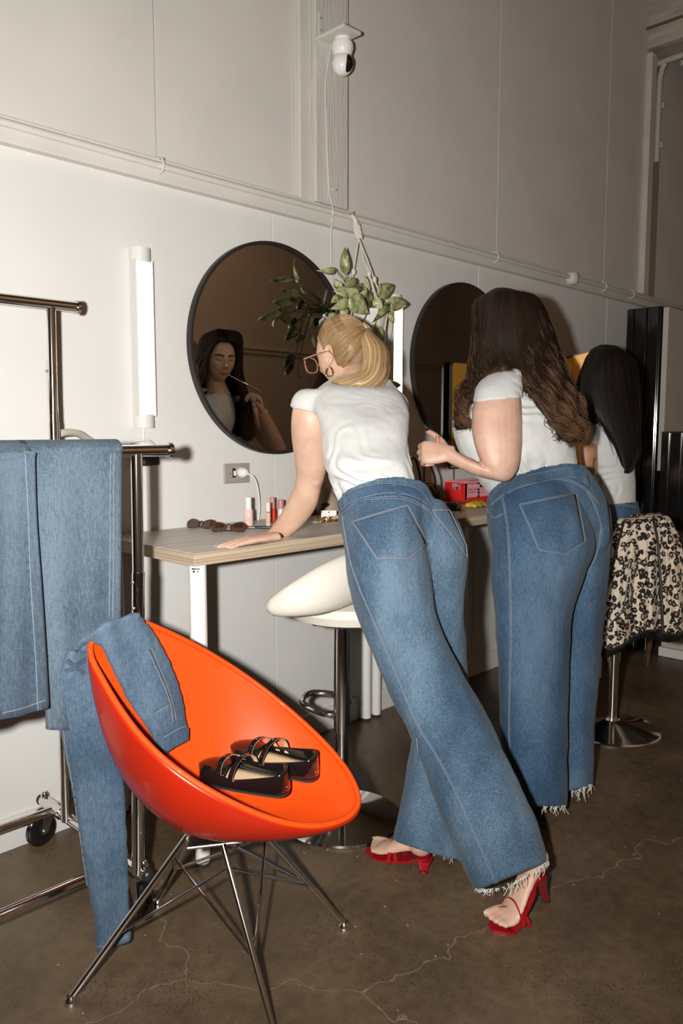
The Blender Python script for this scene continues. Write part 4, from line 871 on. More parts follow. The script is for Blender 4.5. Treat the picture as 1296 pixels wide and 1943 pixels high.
H_blonde = hair_mat('blonde hair', [(0, (.10, .058, .026)), (.35, (.24, .145, .065)), (.7, (.44, .29, .14)), (1, (.60, .43, .24))], .35)
H_brun = hair_mat('dark brown hair', [(0, (.010, .006, .004)), (.5, (.020, .011, .007)), (.78, (.045, .022, .011)), (1, (.13, .062, .028))], .5, .16)
H_black = hair_mat('near black hair', [(0, (.006, .004, .0035)), (.6, (.012, .008, .006)), (1, (.022, .013, .009))], .5, .14)
M_tee = mat('white cotton tee', (.54, .535, .515), .8, bump=.12, bscale=350, sheen=.1)
M_fray = mat('frayed white cotton', (.62, .60, .56), .9)
M_redl = mat('red patent leather', (.30, .008, .012), .22, coat=.6); M_heelcap = mat('dark heel tip', (.03, .012, .01), .5)
def tone_attr(me, vals):
    at = me.attributes.new('tone', 'FLOAT', 'POINT'); at.data.foreach_set('value', np.array(vals, dtype=np.float32))
def strands(guides, n, parent, name, m, r=.0016, wave=.0, freq=5., spread=.006, pts=16, curl=0., ntips=.0, tone0=.5, tone1=.5, lift=.003, seed=1, centre=None):
    """many thin tapering locks combed between neighbouring guide curves"""
    rs = np.random.RandomState(seed); G = [np.array(spline(g, pts)) for g in guides]; G = np.array(G); ng = len(G); vs, fs, tn = [], [], []
    for _ in range(n):
        a = rs.rand() * (ng - 1); i = min(int(a), ng - 2); u = a - i
        c = G[i] * (1 - u) + G[i + 1] * u; s_ = np.linspace(0, 1, pts)[:, None]
        off = rs.normal(0, spread, 3); ph = rs.rand() * 6.28; cl = round(a * 3) / 3 * 2.1; amp = wave * (.5 + rs.rand())
        side = unit(np.cross(c[-1] - c[0], V(.6, -.7, .2) + .25 * rs.normal(0, 1, 3))); sd2 = unit(np.cross(c[-1] - c[0], side))
        w = amp * s_ ** 1.2 * (np.sin(freq * 6.28 * s_ + cl * 3 + ph * .16) * side + np.cos(freq * 6.28 * s_ + cl * 3 + ph * .16) * sd2 * .7)
        k_end = 1 - ntips * rs.rand(); c2 = c + off * (0.25 + s_) + w
        if centre is not None: dd = c2 - centre; c2 = c2 + lift * dd / (np.linalg.norm(dd, axis=1)[:, None] + 1e-6) * rs.rand()
        c2 = c2[:max(6, int(pts * k_end))]; mlen = len(c2); base = len(vs); t0 = min(1, max(0, rs.normal(tone0, .22)))
        for j in range(mlen):
            d = unit(c2[min(j + 1, mlen - 1)] - c2[max(0, j - 1)]); e = unit(np.cross(d, V(.31, .22, .92))); g = np.cross(d, e); rr = r * (1.15 - .85 * (j / (mlen - 1)) ** 2)
            for q in range(3): vs.append(c2[j] + rr * (math.cos(q * 2.094) * e + math.sin(q * 2.094) * g)); tn.append(min(1, max(0, t0 + (tone1 - tone0) * (j / (mlen - 1)))))
        for j in range(mlen - 1):
            for q in range(3): fs.append((base + 3 * j + q, base + 3 * j + (q + 1) % 3, base + 3 * j + 3 + (q + 1) % 3, base + 3 * j + 3 + q))
    o_ = ORG[parent.name]; me = bpy.data.meshes.new(name); me.from_pydata([tuple(p - o_) for p in vs], [], fs); me.update(); tone_attr(me, tn)
    o = bpy.data.objects.new(name, me); COL.objects.link(o); me.materials.append(m); o.parent = parent; ORG[o.name] = o_
    for p in me.polygons: p.use_smooth = True
    o['kind'] = 'stuff'; return o
def hair_sheet(guides, parent, name, m, thick, tone, shrink=.0, centre=None, n=60, pts=26):
    G = np.array([spline(g, pts) for g in guides]); cols = []
    for k in range(n):
        cols.append(spline(list(G.reshape(len(G), -1)), n)[k].reshape(pts, 3)) if False else None
    flat_ = spline([g.reshape(-1) for g in G], n); grid = [f_.reshape(pts, 3) for f_ in flat_]
    vs = [p for c in grid for p in c]; fs = [(i * pts + j, i * pts + j + 1, (i + 1) * pts + j + 1, (i + 1) * pts + j) for i in range(n - 1) for j in range(pts - 1)]
    o_ = ORG[parent.name]; me = bpy.data.meshes.new(name); me.from_pydata([tuple(p - o_) for p in vs], [], fs); me.update(); rs = np.random.RandomState(3)
    tt = np.repeat(np.clip(tone + rs.normal(0, .15, n), 0, 1), pts); tone_attr(me, tt); o = link(name, me, m, parent, True, o_, solid=thick, offset=0); return o

def head(mb, c, R_, s=1.0, n=56):
    c = np.array(c, float); rings = []
    def g(x, z, x0, z0, sx, sz): return math.exp(-((x - x0) / sx) ** 2 - ((z - z0) / sz) ** 2)
    for i in range(1, n // 2 + 8):
        t = PI * i / (n // 2 + 8); rg = []
        for k in range(n):
            a = 2 * PI * k / n; x, y, z = math.sin(t) * math.cos(a), math.sin(t) * math.sin(a), math.cos(t)
            X, Y, Z_ = .074 * x, .094 * y - .004, .112 * z + .012
            if z < 0:
                q = -z; X *= 1 - .30 * q ** 1.6; 
                if y > 0: Y = Y * (1 - .10 * q) + .010 * q ** 2
                else: Y *= 1 - .38 * q ** 1.3
            if y > 0:
                ax = abs(X)
                d = .020 * g(X, Z_, 0, -.022, .0105, .013) + .013 * g(X, Z_, 0, -.004, .0085, .022) - .010 * g(ax, Z_, .031, .006, .014, .011) + .004 * g(ax, Z_, .03, .026, .022, .008)
                d += .0065 * g(X, Z_, 0, -.053, .020, .0065) + .006 * g(X, Z_, 0, -.063, .017, .006) - .003 * g(X, Z_, 0, -.058, .022, .003) + .009 * g(X, Z_, 0, -.088, .020, .014) + .004 * g(ax, Z_, .045, -.025, .022, .02) + .006 * g(ax, Z_, .0085, -.030, .007, .006)
                Y += d
            rg.append(c + R_ @ (np.array([X, Y, Z_]) * s))
        rings.append(rg)
    mb.loft(rings)
def ear(mb, c, R_, sd, s=1.0):
    f_ = lambda x, y, z: c + R_ @ (np.array([x, y, z]) * s)
    mb.tube([f_(sd * (.076 + .010 * max(0, -math.sin(a * .5 + .2)) + .005), -.012 - .015 * math.cos(a) - .004 * math.sin(a), -.004 + .029 * math.sin(a)) for a in np.linspace(0, 2 * PI, 19)[:-1]], .0048 * s, 8, closed=True)
    mb.ball(f_(sd * .076, -.010, -.006), np.array([.006, .014, .025]) * s, 12, R_); mb.ball(f_(sd * .077, -.002, -.034), np.array([.005, .007, .008]) * s, 10, R_)
def hand(mb, w, fwd, back, curls, spread=.1, thumb=(1, .5, 40), s=1.0, nails=None, sd=1):
    """w wrist point, fwd towards the knuckles, back = normal of the back of the hand; sd +1: thumb on the right-hand side of fwd x back"""
    f_ = unit(fwd); b_ = unit(np.array(back) - f_ * np.dot(back, f_)); r_ = np.cross(f_, b_) * sd
    P = lambda x, y, z: w + (r_ * x + f_ * y + b_ * z) * s
    rings = []
    for y, hw_, th in ((-.02, .024, .030), (.0, .027, .029), (.03, .036, .028), (.06, .041, .025), (.078, .040, .023), (.088, .034, .014)):
        rings.append([P(hw_ * math.copysign(abs(math.cos(q)) ** .88, math.cos(q)), y + .004 * math.cos(q), th / 2 * math.sin(q) + .002) for q in np.linspace(0, 2 * PI, 17)[:-1]])
    mb.loft(rings)
    for i, (x0, ln) in enumerate(((.030, (.042, .024, .020)), (.010, (.046, .028, .021)), (-.010, (.042, .026, .020)), (-.029, (.033, .020, .018)))):
        an, cu = 0, curls[i] if isinstance(curls[0], (tuple, list)) else curls
        p = P(x0, .080 - .004 * abs(i - 1.2), 0); pts, rr = [P(x0 * .8, .05, .0), p], [.0095 * s, .0098 * s]; sp = spread * (1.2 - i * .8)
        for l, cdeg in zip(ln, cu):
            an += math.radians(cdeg); d = f_ * math.cos(an) - b_ * math.sin(an); d = unit(d + r_ * sp * math.cos(an)); p = p + d * l * s; pts.append(p); rr.append((.0088 - .0006 * len(pts)) * s + .001)
        mb.tube(spline(pts, 13), list(np.interp(np.linspace(0, 1, 13), np.linspace(0, 1, len(rr)), rr)), 10); mb.ball(pts[-1], rr[-1] * 1.02, 10)
        if nails is not None: nails.append((pts[-1], unit(pts[-1] - pts[-2]), unit(b_ * math.cos(an) + f_ * math.sin(an)), rr[-1]))
    tx, ty, ta = thumb; d1 = unit(r_ * .75 * tx + f_ * .55 * ty - b_ * .25); a_ = math.radians(ta); d2 = unit(d1 * math.cos(a_) + (f_ - r_ * .1) * math.sin(a_)); d3 = unit(d2 + (f_ * .35 - b_ * .15))
    q0 = P(.018, .012, -.004); q1 = P(.026, .026, -.006) + d1 * .020 * s; q2 = q1 + d2 * .034 * s; q3 = q2 + d3 * .027 * s
    mb.tube(spline([q0, q1, q2, q3], 12), list(np.linspace(.0135, .0088, 12) * s), 10); mb.ball(q3, .0088 * s, 10)
    if nails is not None: nails.append((q3, unit(q3 - q2), unit(b_ + .3 * r_), .0088 * s))
def nail_mesh(nails, m, parent):
    for p, d, n_, r in nails:
        r_ = np.cross(d, n_); c = p + n_ * r * .72 + d * r * .35; mb = MB(); rows = []
        for i in range(5):
            u = i / 4; w_ = r * .62 * (1 - .25 * abs(2 * u - 1) ** 3); rows.append([c + d * r * (-.7 + 1.9 * u) + r_ * w_ * k + n_ * r * .28 * (1 - k * k) for k in (-1, -.5, 0, .5, 1)])
        mb.sheet(rows); mb.build('nail', m, parent, solid=.0007)
def foot(mb, heel, ball_, toe, s=1.0, side=1):
    heel, ball_, toe = [np.array(p, float) for p in (heel, ball_, toe)]; f_ = unit((toe - heel) * V(1, 1, 0)); r_ = V(f_[1], -f_[0], 0); up_ = V(0, 0, 1)
    ax_ = [(heel, .026, .034), (heel * .7 + ball_ * .3 + up_ * .008, .028, .036), (heel * .35 + ball_ * .65 + up_ * .004, .034, .028), (ball_, .041, .020), (ball_ * .4 + toe * .6, .040, .014)]
    rings = []
    for p, hw_, h_ in ax_: rings.append([p + r_ * hw_ * math.cos(q) + up_ * (h_ * math.sin(q) * (1.2 if math.sin(q) > 0 else .35) + h_ * .35) for q in np.linspace(0, 2 * PI, 21)[:-1]])
    mb.loft(rings)
    tn = []
    for i, (x, l, r) in enumerate(((.030, .030, .0115), (.012, .030, .0085), (-.003, .026, .008), (-.017, .021, .0075), (-.029, .014, .007))):
        b_ = ball_ * .45 + toe * .55 + r_ * x * side + up_ * r; e_ = b_ + f_ * l + up_ * -.001; e_[2] = max(e_[2], toe[2] + r); mb.tube(spline([b_ - f_ * .02, b_ + up_ * .002, e_], 7), r, 10); mb.ball(e_, r, 10); tn.append((e_, unit(e_ - b_), up_, r))
    return tn
def sandal(parent, heel, ball_, toe, stick, side=1, strap2=True):
    heel, ball_, toe = [np.array(p, float) for p in (heel, ball_, toe)]; f_ = unit((toe - heel) * V(1, 1, 0)); r_ = V(f_[1], -f_[0], 0); up_ = V(0, 0, 1)
    path = spline([heel - f_ * .014 + up_ * .002, heel + f_ * .02, heel * .62 + ball_ * .38 - up_ * .004, ball_, ball_ * .4 + toe * .6, toe + f_ * .022], 26); rows = []
    for i, p in enumerate(path):
        u = i / 25; hw_ = float(np.interp(u, [0, .06, .2, .42, .68, .86, 1], [.012, .027, .029, .029, .041, .036, .013])); rows.append([p + r_ * hw_, p + r_ * hw_ * .96 - up_ * .008, p - r_ * hw_ * .96 - up_ * .008, p - r_ * hw_])
    s_ = MB().loft(rows).build('sandal', M_redl, parent)
    st = np.array(stick, float); hs = heel + f_ * .002; rg = []
    for k, (w1, w2) in ((0, (.025, .027)), (.22, (.021, .021)), (.55, (.0155, .0145)), (.93, (.013, .012))): p = hs * (1 - k) + st * k - up_ * .008 * (1 - k); rg.append([p + r_ * w1 * math.cos(q) + f_ * w2 * math.sin(q) for q in np.linspace(0, 2 * PI, 17)[:-1]])
    MB().loft(rg).build('heel', M_redl, s_); mb = MB(); mb.cyl(hs * .07 + st * .93, st, .0125, 14, .0125); mb.build('heel_tip', M_heelcap, s_)
    for k, (b_, h_, sk) in enumerate(((ball_ * .88 + heel * .12, .050, .0), (ball_ * .97 + heel * .03, .040, -.06))):
        pts = [b_ + r_ * .0425 * math.cos(q) * (.9 if k else 1.02) + up_ * (h_ * math.sin(q) - .004) + f_ * sk * (-math.cos(q) * side) * .5 for q in np.linspace(0, PI, 17)]; mb = MB(); rings = []
        for i, p in enumerate(pts):
            t_ = unit(pts[min(i + 1, 16)] - pts[max(0, i - 1)]); o_ = unit(np.cross(t_, f_)); o_ = o_ if np.dot(o_, p - b_) > 0 else -o_; w_ = .006 if k else .0065; rings.append([p - f_ * w_, p - f_ * w_ + o_ * .002, p + f_ * w_ + o_ * .002, p + f_ * w_])
        mb.loft(rings); mb.build('strap', M_redl, s_)
    return s_
def fringe(parent, hem, n, lmax, seed):
    """hem: list of world points along a raw edge; each strand hangs from it"""
    rs = np.random.RandomState(seed); mb = MB()
    for _ in range(n):
        u = rs.rand() * (len(hem) - 1); i = int(u); p = hem[i] * (1 - u + i) + hem[min(i + 1, len(hem) - 1)] * (u - i) + V(0, 0, .004); l = lmax * (.25 + .75 * rs.rand() ** 2); d = unit(V(*rs.normal(0, .35, 2), -1)); b_ = rs.normal(0, .004, 3)
        e_ = p + d * l; mid = p + d * l * .5 + b_; mid[2] = max(mid[2], .003); e_[2] = max(e_[2], .002); mb.tube(spline([p, mid, e_], 5), .0008, 4)
    return tag(mb.build('frayed_hem', M_fray, parent), kind='stuff')
def pocket(bvh, corners, parent, m, name='back_pocket'):
    """corners: closed outline as seen; grid is dropped on to the cloth and lifted a little"""
    c = [np.array(p, float) for p in corners]; tl, tr_, br_, tip, bl = c; rows = []; ok = True
    for i in range(15):
        v = i / 14; row = []
        for j in range(15):
            u = j / 14; top = tl * (1 - u) + tr_ * u; bot = bl * (1 - u * 2) + tip * (u * 2) if u < .5 else tip * (2 - 2 * u) + br_ * (u * 2 - 1); q = top * (1 - v) + bot * v; h = cast(bvh, *q)
            if h is None: ok = False; break
            nn = h[1] if np.dot(h[1], ray(*q)) < 0 else -h[1]; row.append(h[0] + nn * .0022)
        if not ok: return None
        rows.append(row)
    po = MB().sheet(rows).build(name, m, parent, solid=.0015)
    ms, md_ = MB(), MB()
    for off in (0, 1):
        cc = sum(c) / 5; ol = [p * (1 - .045 * off) + cc * .045 * off for p in c]
        for a, b_ in zip(ol, ol[1:] + ol[:1]):
            t_ = trace(bvh, [tuple(a), tuple((a + b_) / 2), tuple(b_)], 20, .0036)
            if len(t_) > 2: stitch(ms, t_, 0, .0008 if not off else .0006)
            if len(t_) > 2 and off == 0: ribbon(md_, t_, .004, .0006)
    ms.build('stitching', M_thread, po); md_.build('edge', M_dthread, po)
    return po
def seam_on(bvh, px, parent, m, w=.007, n=70, name='seam', th=.0014):
    mb, ms = MB(), MB(); t_ = trace(bvh, px, n, .0006)
    if len(t_) < 3: return
    ribbon(mb, t_, w, th); o = mb.build(name, m, parent); stitch(ms, t_, w * .32, .0007); stitch(ms, t_, -w * .32, .0006); ms.build('stitching', M_thread, o)
def cloth_disp(a1, f1, a2, f2, zs=1.): return lambda co: a1 * noise.noise(Vector((co.x * f1, co.y * f1, co.z * f1 * zs))) + a2 * noise.noise(Vector((co.x * f2 + 3, co.y * f2, co.z * f2 * zs)))

# ------------------------------------------------------------------ blonde woman leaning on the desk
w1 = thing('person', (1.72, -1.02, 0), 'person with blonde ponytail and glasses in white tee and blue jeans, leaning on the desk', 'person')
J = MB()
limb(J, [(650, 985, 815, 952, 2.27, .23, .05), (650, 1010, 806, 1000, 2.265, .29, .02), (655, 1062, 814, 1052, 2.255, .32), (664, 1115, 820, 1108, 2.25, .30), (681, 1180, 832, 1172, 2.24, .255), (712, 1252, 856, 1236, 2.225, .225), (748, 1335, 897, 1308, 2.20, .21), (784, 1408, 936, 1382, 2.17, .22), (822, 1510, 980, 1474, 2.14, .235), (862, 1608, 1020, 1562, 2.12, .25), (900, 1692, 1043, 1634, 2.105, .26)])
limb(J, [(760, 975, 846, 960, 2.33, .22, .03), (785, 1015, 877, 1006, 2.345, .27), (800, 1060, 891, 1055, 2.355, .28), (800, 1112, 886, 1108, 2.365, .24), (790, 1185, 882, 1180, 2.38, .20), (786, 1260, 888, 1255, 2.40, .19), (784, 1330, 890, 1328, 2.41, .19), (780, 1405, 886, 1400, 2.41, .20), (764, 1500, 884, 1505, 2.39, .25), (745, 1592, 889, 1632, 2.355, .29, -.012)])
limb(J, [(640, 955, 812, 932, 2.285, .235, .055), (643, 990, 830, 964, 2.298, .26, .04), (650, 1020, 852, 1002, 2.31, .25, .02), (680, 1075, 870, 1060, 2.32, .20)])
J.ball(atD(737, 1040, 2.185), (.055, .055, .075), 18); J.ball(atD(832, 1042, 2.275), (.046, .05, .066), 18)
me = remesh(J, .006, 5, cloth_disp(.0035, 16, .0016, 42, .6)); BVJ = bvh_of(me); jn = link_world('jeans', me, D_mid, w1)
seam_on(BVJ, [(651, 979), (662, 1047), (677, 1099), (703, 1162), (735, 1235), (771, 1323), (797, 1381), (829, 1433), (862, 1495), (905, 1590), (945, 1682)], jn, D_dark, .007, 120, 'side_seam')
seam_on(BVJ, [(650, 974), (670, 958), (693, 948), (761, 945), (792, 956), (815, 966)], jn, D_dark, .009, 50, 'yoke_seam')
seam_on(BVJ, [(790, 953), (812, 970), (828, 992), (842, 1026), (836, 1062), (823, 1100)], jn, D_dark, .008, 50, 'seat_seam')
seam_on(BVJ, [(792, 1400), (797, 1460), (800, 1520), (804, 1592)], jn, D_dark, .006, 50, 'inner_seam')
pocket(BVJ, [(670, 990), (772, 959), (809, 1031), (774, 1060), (715, 1060)], jn, D_mid)
pocket(BVJ, [(818, 968), (850, 968), (882, 1036), (884, 1058), (854, 1016)], jn, D_mid)
def waistband(bvh, top, bot, parent, m, n=44):
    rows, ta, tb2 = [], [], []
    for a, b_ in zip(spline(top, n), spline(bot, n)):
        hits = []
        for k in np.linspace(0, 1, 9):
            q = a * (1 - k) + b_ * k; h = cast(bvh, *q)
            if h is not None: nn = h[1] if np.dot(h[1], ray(*q)) < 0 else -h[1]; hits.append((h[0], nn))
        if len(hits) < 3: continue
        nn = unit(sum(h[1] for h in hits)); lo_ = hits[-1][0]; hi = hits[0][0]
        L_ = np.linalg.norm(hi - lo_); hi = lo_ + unit(hi - lo_) * max(.034, min(.042, L_)) if L_ > .01 else lo_ + V(0, 0, .036)
        rows.append([hi + nn * .0022, (hi * .7 + lo_ * .3) + nn * .0042, (hi * .35 + lo_ * .65) + nn * .0045, lo_ + nn * .0035]); ta.append((hi + nn * .003, nn)); tb2.append((lo_ + nn * .004, nn))
    for _ in range(3):
        rows = [rows[0]] + [[(rows[i - 1][c] + 2 * rows[i][c] + rows[i + 1][c]) / 4 for c in range(4)] for i in range(1, len(rows) - 1)] + [rows[-1]]
    o = MB().sheet(rows).build('waistband', m, parent, solid=.004, offset=0)
    for r_, c in ((rows, 1), (rows, 2)):
        pass
    ms = MB(); ms.tube([r_[0] * .8 + r_[1] * .2 + t_[1] * .0026 for r_, t_ in zip(rows, ta)], .0006, 5); ms.tube([r_[3] * .8 + r_[2] * .2 + t_[1] * .0026 for r_, t_ in zip(rows, ta)], .0007, 5); ms.build('stitching', M_thread, o)
waistband(BVJ, [(644, 950), (662, 936), (700, 924), (740, 919), (782, 926), (806, 940)], [(649, 972), (668, 956), (700, 944), (745, 938), (785, 946), (812, 962)], jn, D_dark)
for x0, y0, x1, y1 in ((655, 934, 662, 962), (744, 914, 758, 944), (798, 930, 815, 960)):
    t_ = trace(BVJ, [(x0, y0 + 4), ((x0 + x1) / 2, (y0 + y1) / 2), (x1, y1)], 10, .006)
    if len(t_) > 3: mb = MB(); ribbon(mb, t_, .011, .003); mb.build('belt_loop', D_mid, jn)
hemA = [atD(x, y, D) for x, y, D in ((903, 1688, 2.06), (925, 1690, 2.0), (950, 1688, 1.99), (985, 1672, 1.99), (1015, 1655, 2.0), (1040, 1636, 2.04))]
fringe(jn, hemA, 70, .03, 1)
hemB = [atD(x, y, D) for x, y, D in ((815, 1612, 2.30), (850, 1618, 2.29), (884, 1622, 2.3))]
fringe(jn, hemB, 26, .035, 2)
# body
Bd = MB()
hc = atD(650, 676, 2.56); Rh = basis(V(-.06, 1., -.22))
head(Bd, hc, Rh, .98); ear(Bd, hc, Rh, -1, 1.0); ear(Bd, hc, Rh, 1, 1.0)
Bd.tube(spline([hc + Rh @ V(0, -.02, -.04), atD(672, 712, 2.53), atD(690, 745, 2.46)], 8), [.058, .054, .052, .050, .050, .052, .054, .056], 20)
limb(Bd, [(668, 738, 722, 742, 2.47, .11), (618, 765, 765, 775, 2.42, .17), (622, 805, 768, 802, 2.37, .19), (624, 860, 766, 850, 2.32, .19), (638, 925, 772, 900, 2.29, .18, .03), (660, 985, 800, 965, 2.30, .18, .03), (690, 1050, 850, 1040, 2.32, .16)])
armL = [(560, 752, 622, 756, 2.44, .085), (553, 790, 621, 800, 2.44, .092), (553, 830, 621, 845, 2.46, .088), (560, 880, 619, 893, 2.49, .08), (561, 912, 610, 925, 2.515, .074), (548, 945, 600, 962, 2.535, .07), (530, 978, 577, 994, 2.56, .06), (513, 1003, 547, 1020, 2.575, .046), (504, 1011, 529, 1030, 2.585, .036), (492, 1015, 514, 1031, 2.588, .028)]
limb(Bd, armL, n=22)
Bd.ball(atD(594, 912, 2.50), (.026, .03, .03), 14)
wr_ = onZ(516, 1020, TZ + .020); hdir = unit(onZ(428, 1033, TZ) - onZ(522, 1028, TZ)); NL1 = []
hand(Bd, wr_, hdir + V(0, 0, -.06), V(0, 0, 1), ((8, 6, 4), (5, 6, 4), (4, 6, 4), (5, 6, 5)), .13, (1, .6, 12), .98, NL1, sd=1)
# hidden right arm down to the desk
shR = atD(748, 778, 2.53); haR = V(2.16, -.36, TZ + .02); elR = (shR + haR) / 2 + V(.05, -.03, .02)
Bd.tube(spline([shR, elR, haR], 14), [.052, .05, .048, .045, .042, .040, .039, .037, .035, .032, .029, .026, .023, .022], 16); hand(Bd, haR, V(-.1, 1, 0), V(0, 0, 1), ((8, 6, 4),) * 4, .1, (1, .6, 12), .95, None, sd=-1)
# legs and feet
toeA, stA = onZ(945, 1752, .014), onZ(1036, 1708, 0.); heelA = atD(1020, 1656, 2.09); ballA = toeA + (heelA * V(1, 1, 0) - toeA * V(1, 1, 0)) * .30; ballA[2] = .022
toeB, stB = onZ(708, 1611, .012), onZ(804, 1657, 0.); heelB = atD(806, 1624, 2.345); ballB = toeB + (heelB * V(1, 1, 0) - toeB * V(1, 1, 0)) * .34; ballB[2] = .022
tnA = foot(Bd, heelA + V(0, 0, .012), ballA, toeA, side=1); tnB = foot(Bd, heelB + V(0, 0, .012), ballB, toeB, side=1)
Bd.tube(spline([atD(730, 1040, 2.29), atD(800, 1320, 2.2), atD(975, 1600, 2.11), heelA + V(-.005, .01, .04), heelA + V(-.01, .01, .015)], 20), list(np.linspace(.075, .030, 20)), 16)
Bd.tube(spline([atD(830, 1040, 2.35), atD(838, 1300, 2.4), atD(805, 1560, 2.37), heelB + V(-.005, .01, .045), heelB + V(-.005, .015, .015)], 20), list(np.linspace(.07, .030, 20)), 16)
me = remesh(Bd, .0042, 4); BV1 = bvh_of(me); b1 = link_world('body', me, SK1, w1)
M_nailw = mat('pale nail', (.80, .66, .62), .25, coat=.5); nail_mesh(NL1, M_nailw, b1); nail_mesh([(p, d, n_, r * .6) for p, d, n_, r in tnA[:1] + tnB[:1]], M_nailw, b1)
sandal(w1, heelA, ballA - V(0, 0, .014), toeA - V(0, 0, .006), stA, 1); sandal(w1, heelB, ballB - V(0, 0, .014), toeB - V(0, 0, .004), stB, 1)
# tee
T_ = MB()
limb(T_, [(634, 716, 742, 722, 2.50, .135, -.02), (604, 735, 757, 742, 2.455, .175), (590, 765, 775, 772, 2.42, .205), (606, 803, 776, 800, 2.37, .225), (612, 850, 775, 845, 2.32, .225), (620, 895, 780, 885, 2.285, .225, .02), (640, 940, 788, 918, 2.285, .195, .045), (660, 985, 796, 955, 2.295, .16, .05)])
limb(T_, [(612, 738, 668, 728, 2.47, .13), (572, 738, 640, 752, 2.445, .115), (556, 752, 628, 768, 2.437, .108), (551, 773, 623, 790, 2.437, .106)], n=22)
limb(T_, [(700, 735, 758, 742, 2.50, .14), (712, 750, 775, 762, 2.54, .14), (712, 780, 777, 795, 2.56, .135), (714, 815, 775, 828, 2.57, .125)], n=22)
def tee1(co): 
    return .0058 * math.sin(60 * (co.z * .8 + .35 * co.x + .4 * noise.noise(co * 9))) * max(0, noise.noise(co * 6 + Vector((2, 1, 0))) + .25) * max(.15, 1 - abs(co.z - 1.12) / .22) + .003 * noise.noise(co * 12) + .0012 * noise.noise(co * 35)
me = remesh(T_, .006, 6, tee1); BVT = bvh_of(me); tee = link_world('tee_shirt', me, M_tee, w1)
t_ = trace(BVT, [(552, 768), (585, 776), (621, 784)], 20, .0004); mb = MB(); ribbon(mb, t_, .006, .0012); mb.build('sleeve_hem', M_tee, tee)
t_ = trace(BVT, [(622, 800), (612, 770), (610, 745), (640, 722)], 24, .0002); mb = MB(); ribbon(mb, t_, .004, .001); mb.build('armhole_seam', M_tee, tee)
# hair: caps combed over the skull to a pole
def skull(d, off):
    X, Y, Z_ = d[0] * (.076 + off), d[1] * (.096 + off) - .004, d[2] * (.113 + off) + .012
    if d[2] < 0: q = -d[2]; X *= 1 - .28 * q ** 1.6; Y *= (1 - .36 * q ** 1.3 if d[1] < 0 else 1)
    return V(X, Y, Z_)
def no_hair(p):
    return (p[1] > .062 and p[2] < .088) or (p[1] > .015 and p[2] < .03 + max(0, p[1] - .015) * 1.1) or (p[1] > -.022 and p[2] < .016) or p[2] < -.082 or (p[1] > -.035 and p[2] < -.045)
def cap(name, hc_, R_, pole, par, m, thick, sc, tone, seed, NA=220, NR=26, groove=.0009, tv=.2):
    pole = unit(pole); u1 = unit(np.cross(pole, V(0.02, .05, 1.) if abs(pole[2]) < .9 else V(0, 1, 0))); u2 = np.cross(u1, pole); vs, tn, fs = [], [], []; rs = np.random.RandomState(seed); rt = rs.normal(0, tv, NA); rt = (rt + np.roll(rt, 1)) * .7; rad = rs.normal(0, groove, NA); lim = []
    for k in range(NA):
        a = 2 * PI * k / NA; L0 = .3
        for th in np.linspace(.3, 2.7, 160):
            d = pole * math.cos(th) + (u1 * math.cos(a) + u2 * math.sin(a)) * math.sin(th)
            if no_hair(skull(d, 0)): break
            L0 = th
        lim.append(L0)
    lim = np.array(lim)
    for _ in range(4): lim = (lim * 2 + np.roll(lim, 1) + np.roll(lim, -1)) / 4
    for k in range(NA):
        a = 2 * PI * k / NA
        for j in range(NR):
            s_ = j / (NR - 1); th = .05 + (lim[k] - .05) * s_; d = pole * math.cos(th) + (u1 * math.cos(a) + u2 * math.sin(a)) * math.sin(th); q = skull(d, thick * (1 - s_ ** 6) + .0012 + rad[k] * (1 - s_ ** 3)); vs.append(hc_ + R_ @ q * sc); tn.append(min(1, max(0, tone + rt[k] - .15 * s_)))
    for k in range(NA):
        l = (k + 1) % NA
        for j in range(NR - 1): fs.append((k * NR + j, k * NR + j + 1, l * NR + j + 1, l * NR + j))
    o_ = ORG[par.name]; me = bpy.data.meshes.new(name); me.from_pydata([tuple(p - o_) for p in vs], [], fs); me.update(); tone_attr(me, tn); return link(name, me, m, par, True, o_, solid=.004, offset=-1), vs
NA, NR = 220, 26
tie_d = unit(V(.30, -.80, .42)); hr, vs = cap('hair', hc, Rh, tie_d, w1, H_blonde, .009, .98, .42, 5, groove=.00025, tv=.05)
G = []
for k in range(0, NA + 1, 4):
    k2 = k % NA; G.append([vs[k2 * NR + j] for j in (NR - 1, 18, 10, 4, 0)])
strands(G, 4200, hr, 'combed_strands', H_blonde, .0006, .0, 1, .0005, 14, tone0=.36, tone1=.42, centre=hc, lift=.0012, seed=4)
tie = hc + Rh @ (skull(tie_d, .012)) * .98
mb = MB(); tt_ = unit(Rh @ tie_d); a1 = unit(np.cross(tt_, V(0, 0, 1))); a2 = np.cross(a1, tt_); mb.tube([tie + tt_ * .004 + a1 * .017 * math.cos(q) + a2 * .017 * math.sin(q) for q in np.linspace(0, 2 * PI, 25)[:-1]], .005, 8, closed=True); mb.build('hair_tie', H_blonde, hr)
tone_attr(bpy.data.objects[mb and 'hair_tie'].data, [.75] * len(bpy.data.objects['hair_tie'].data.vertices))
tx = tie
pg = []
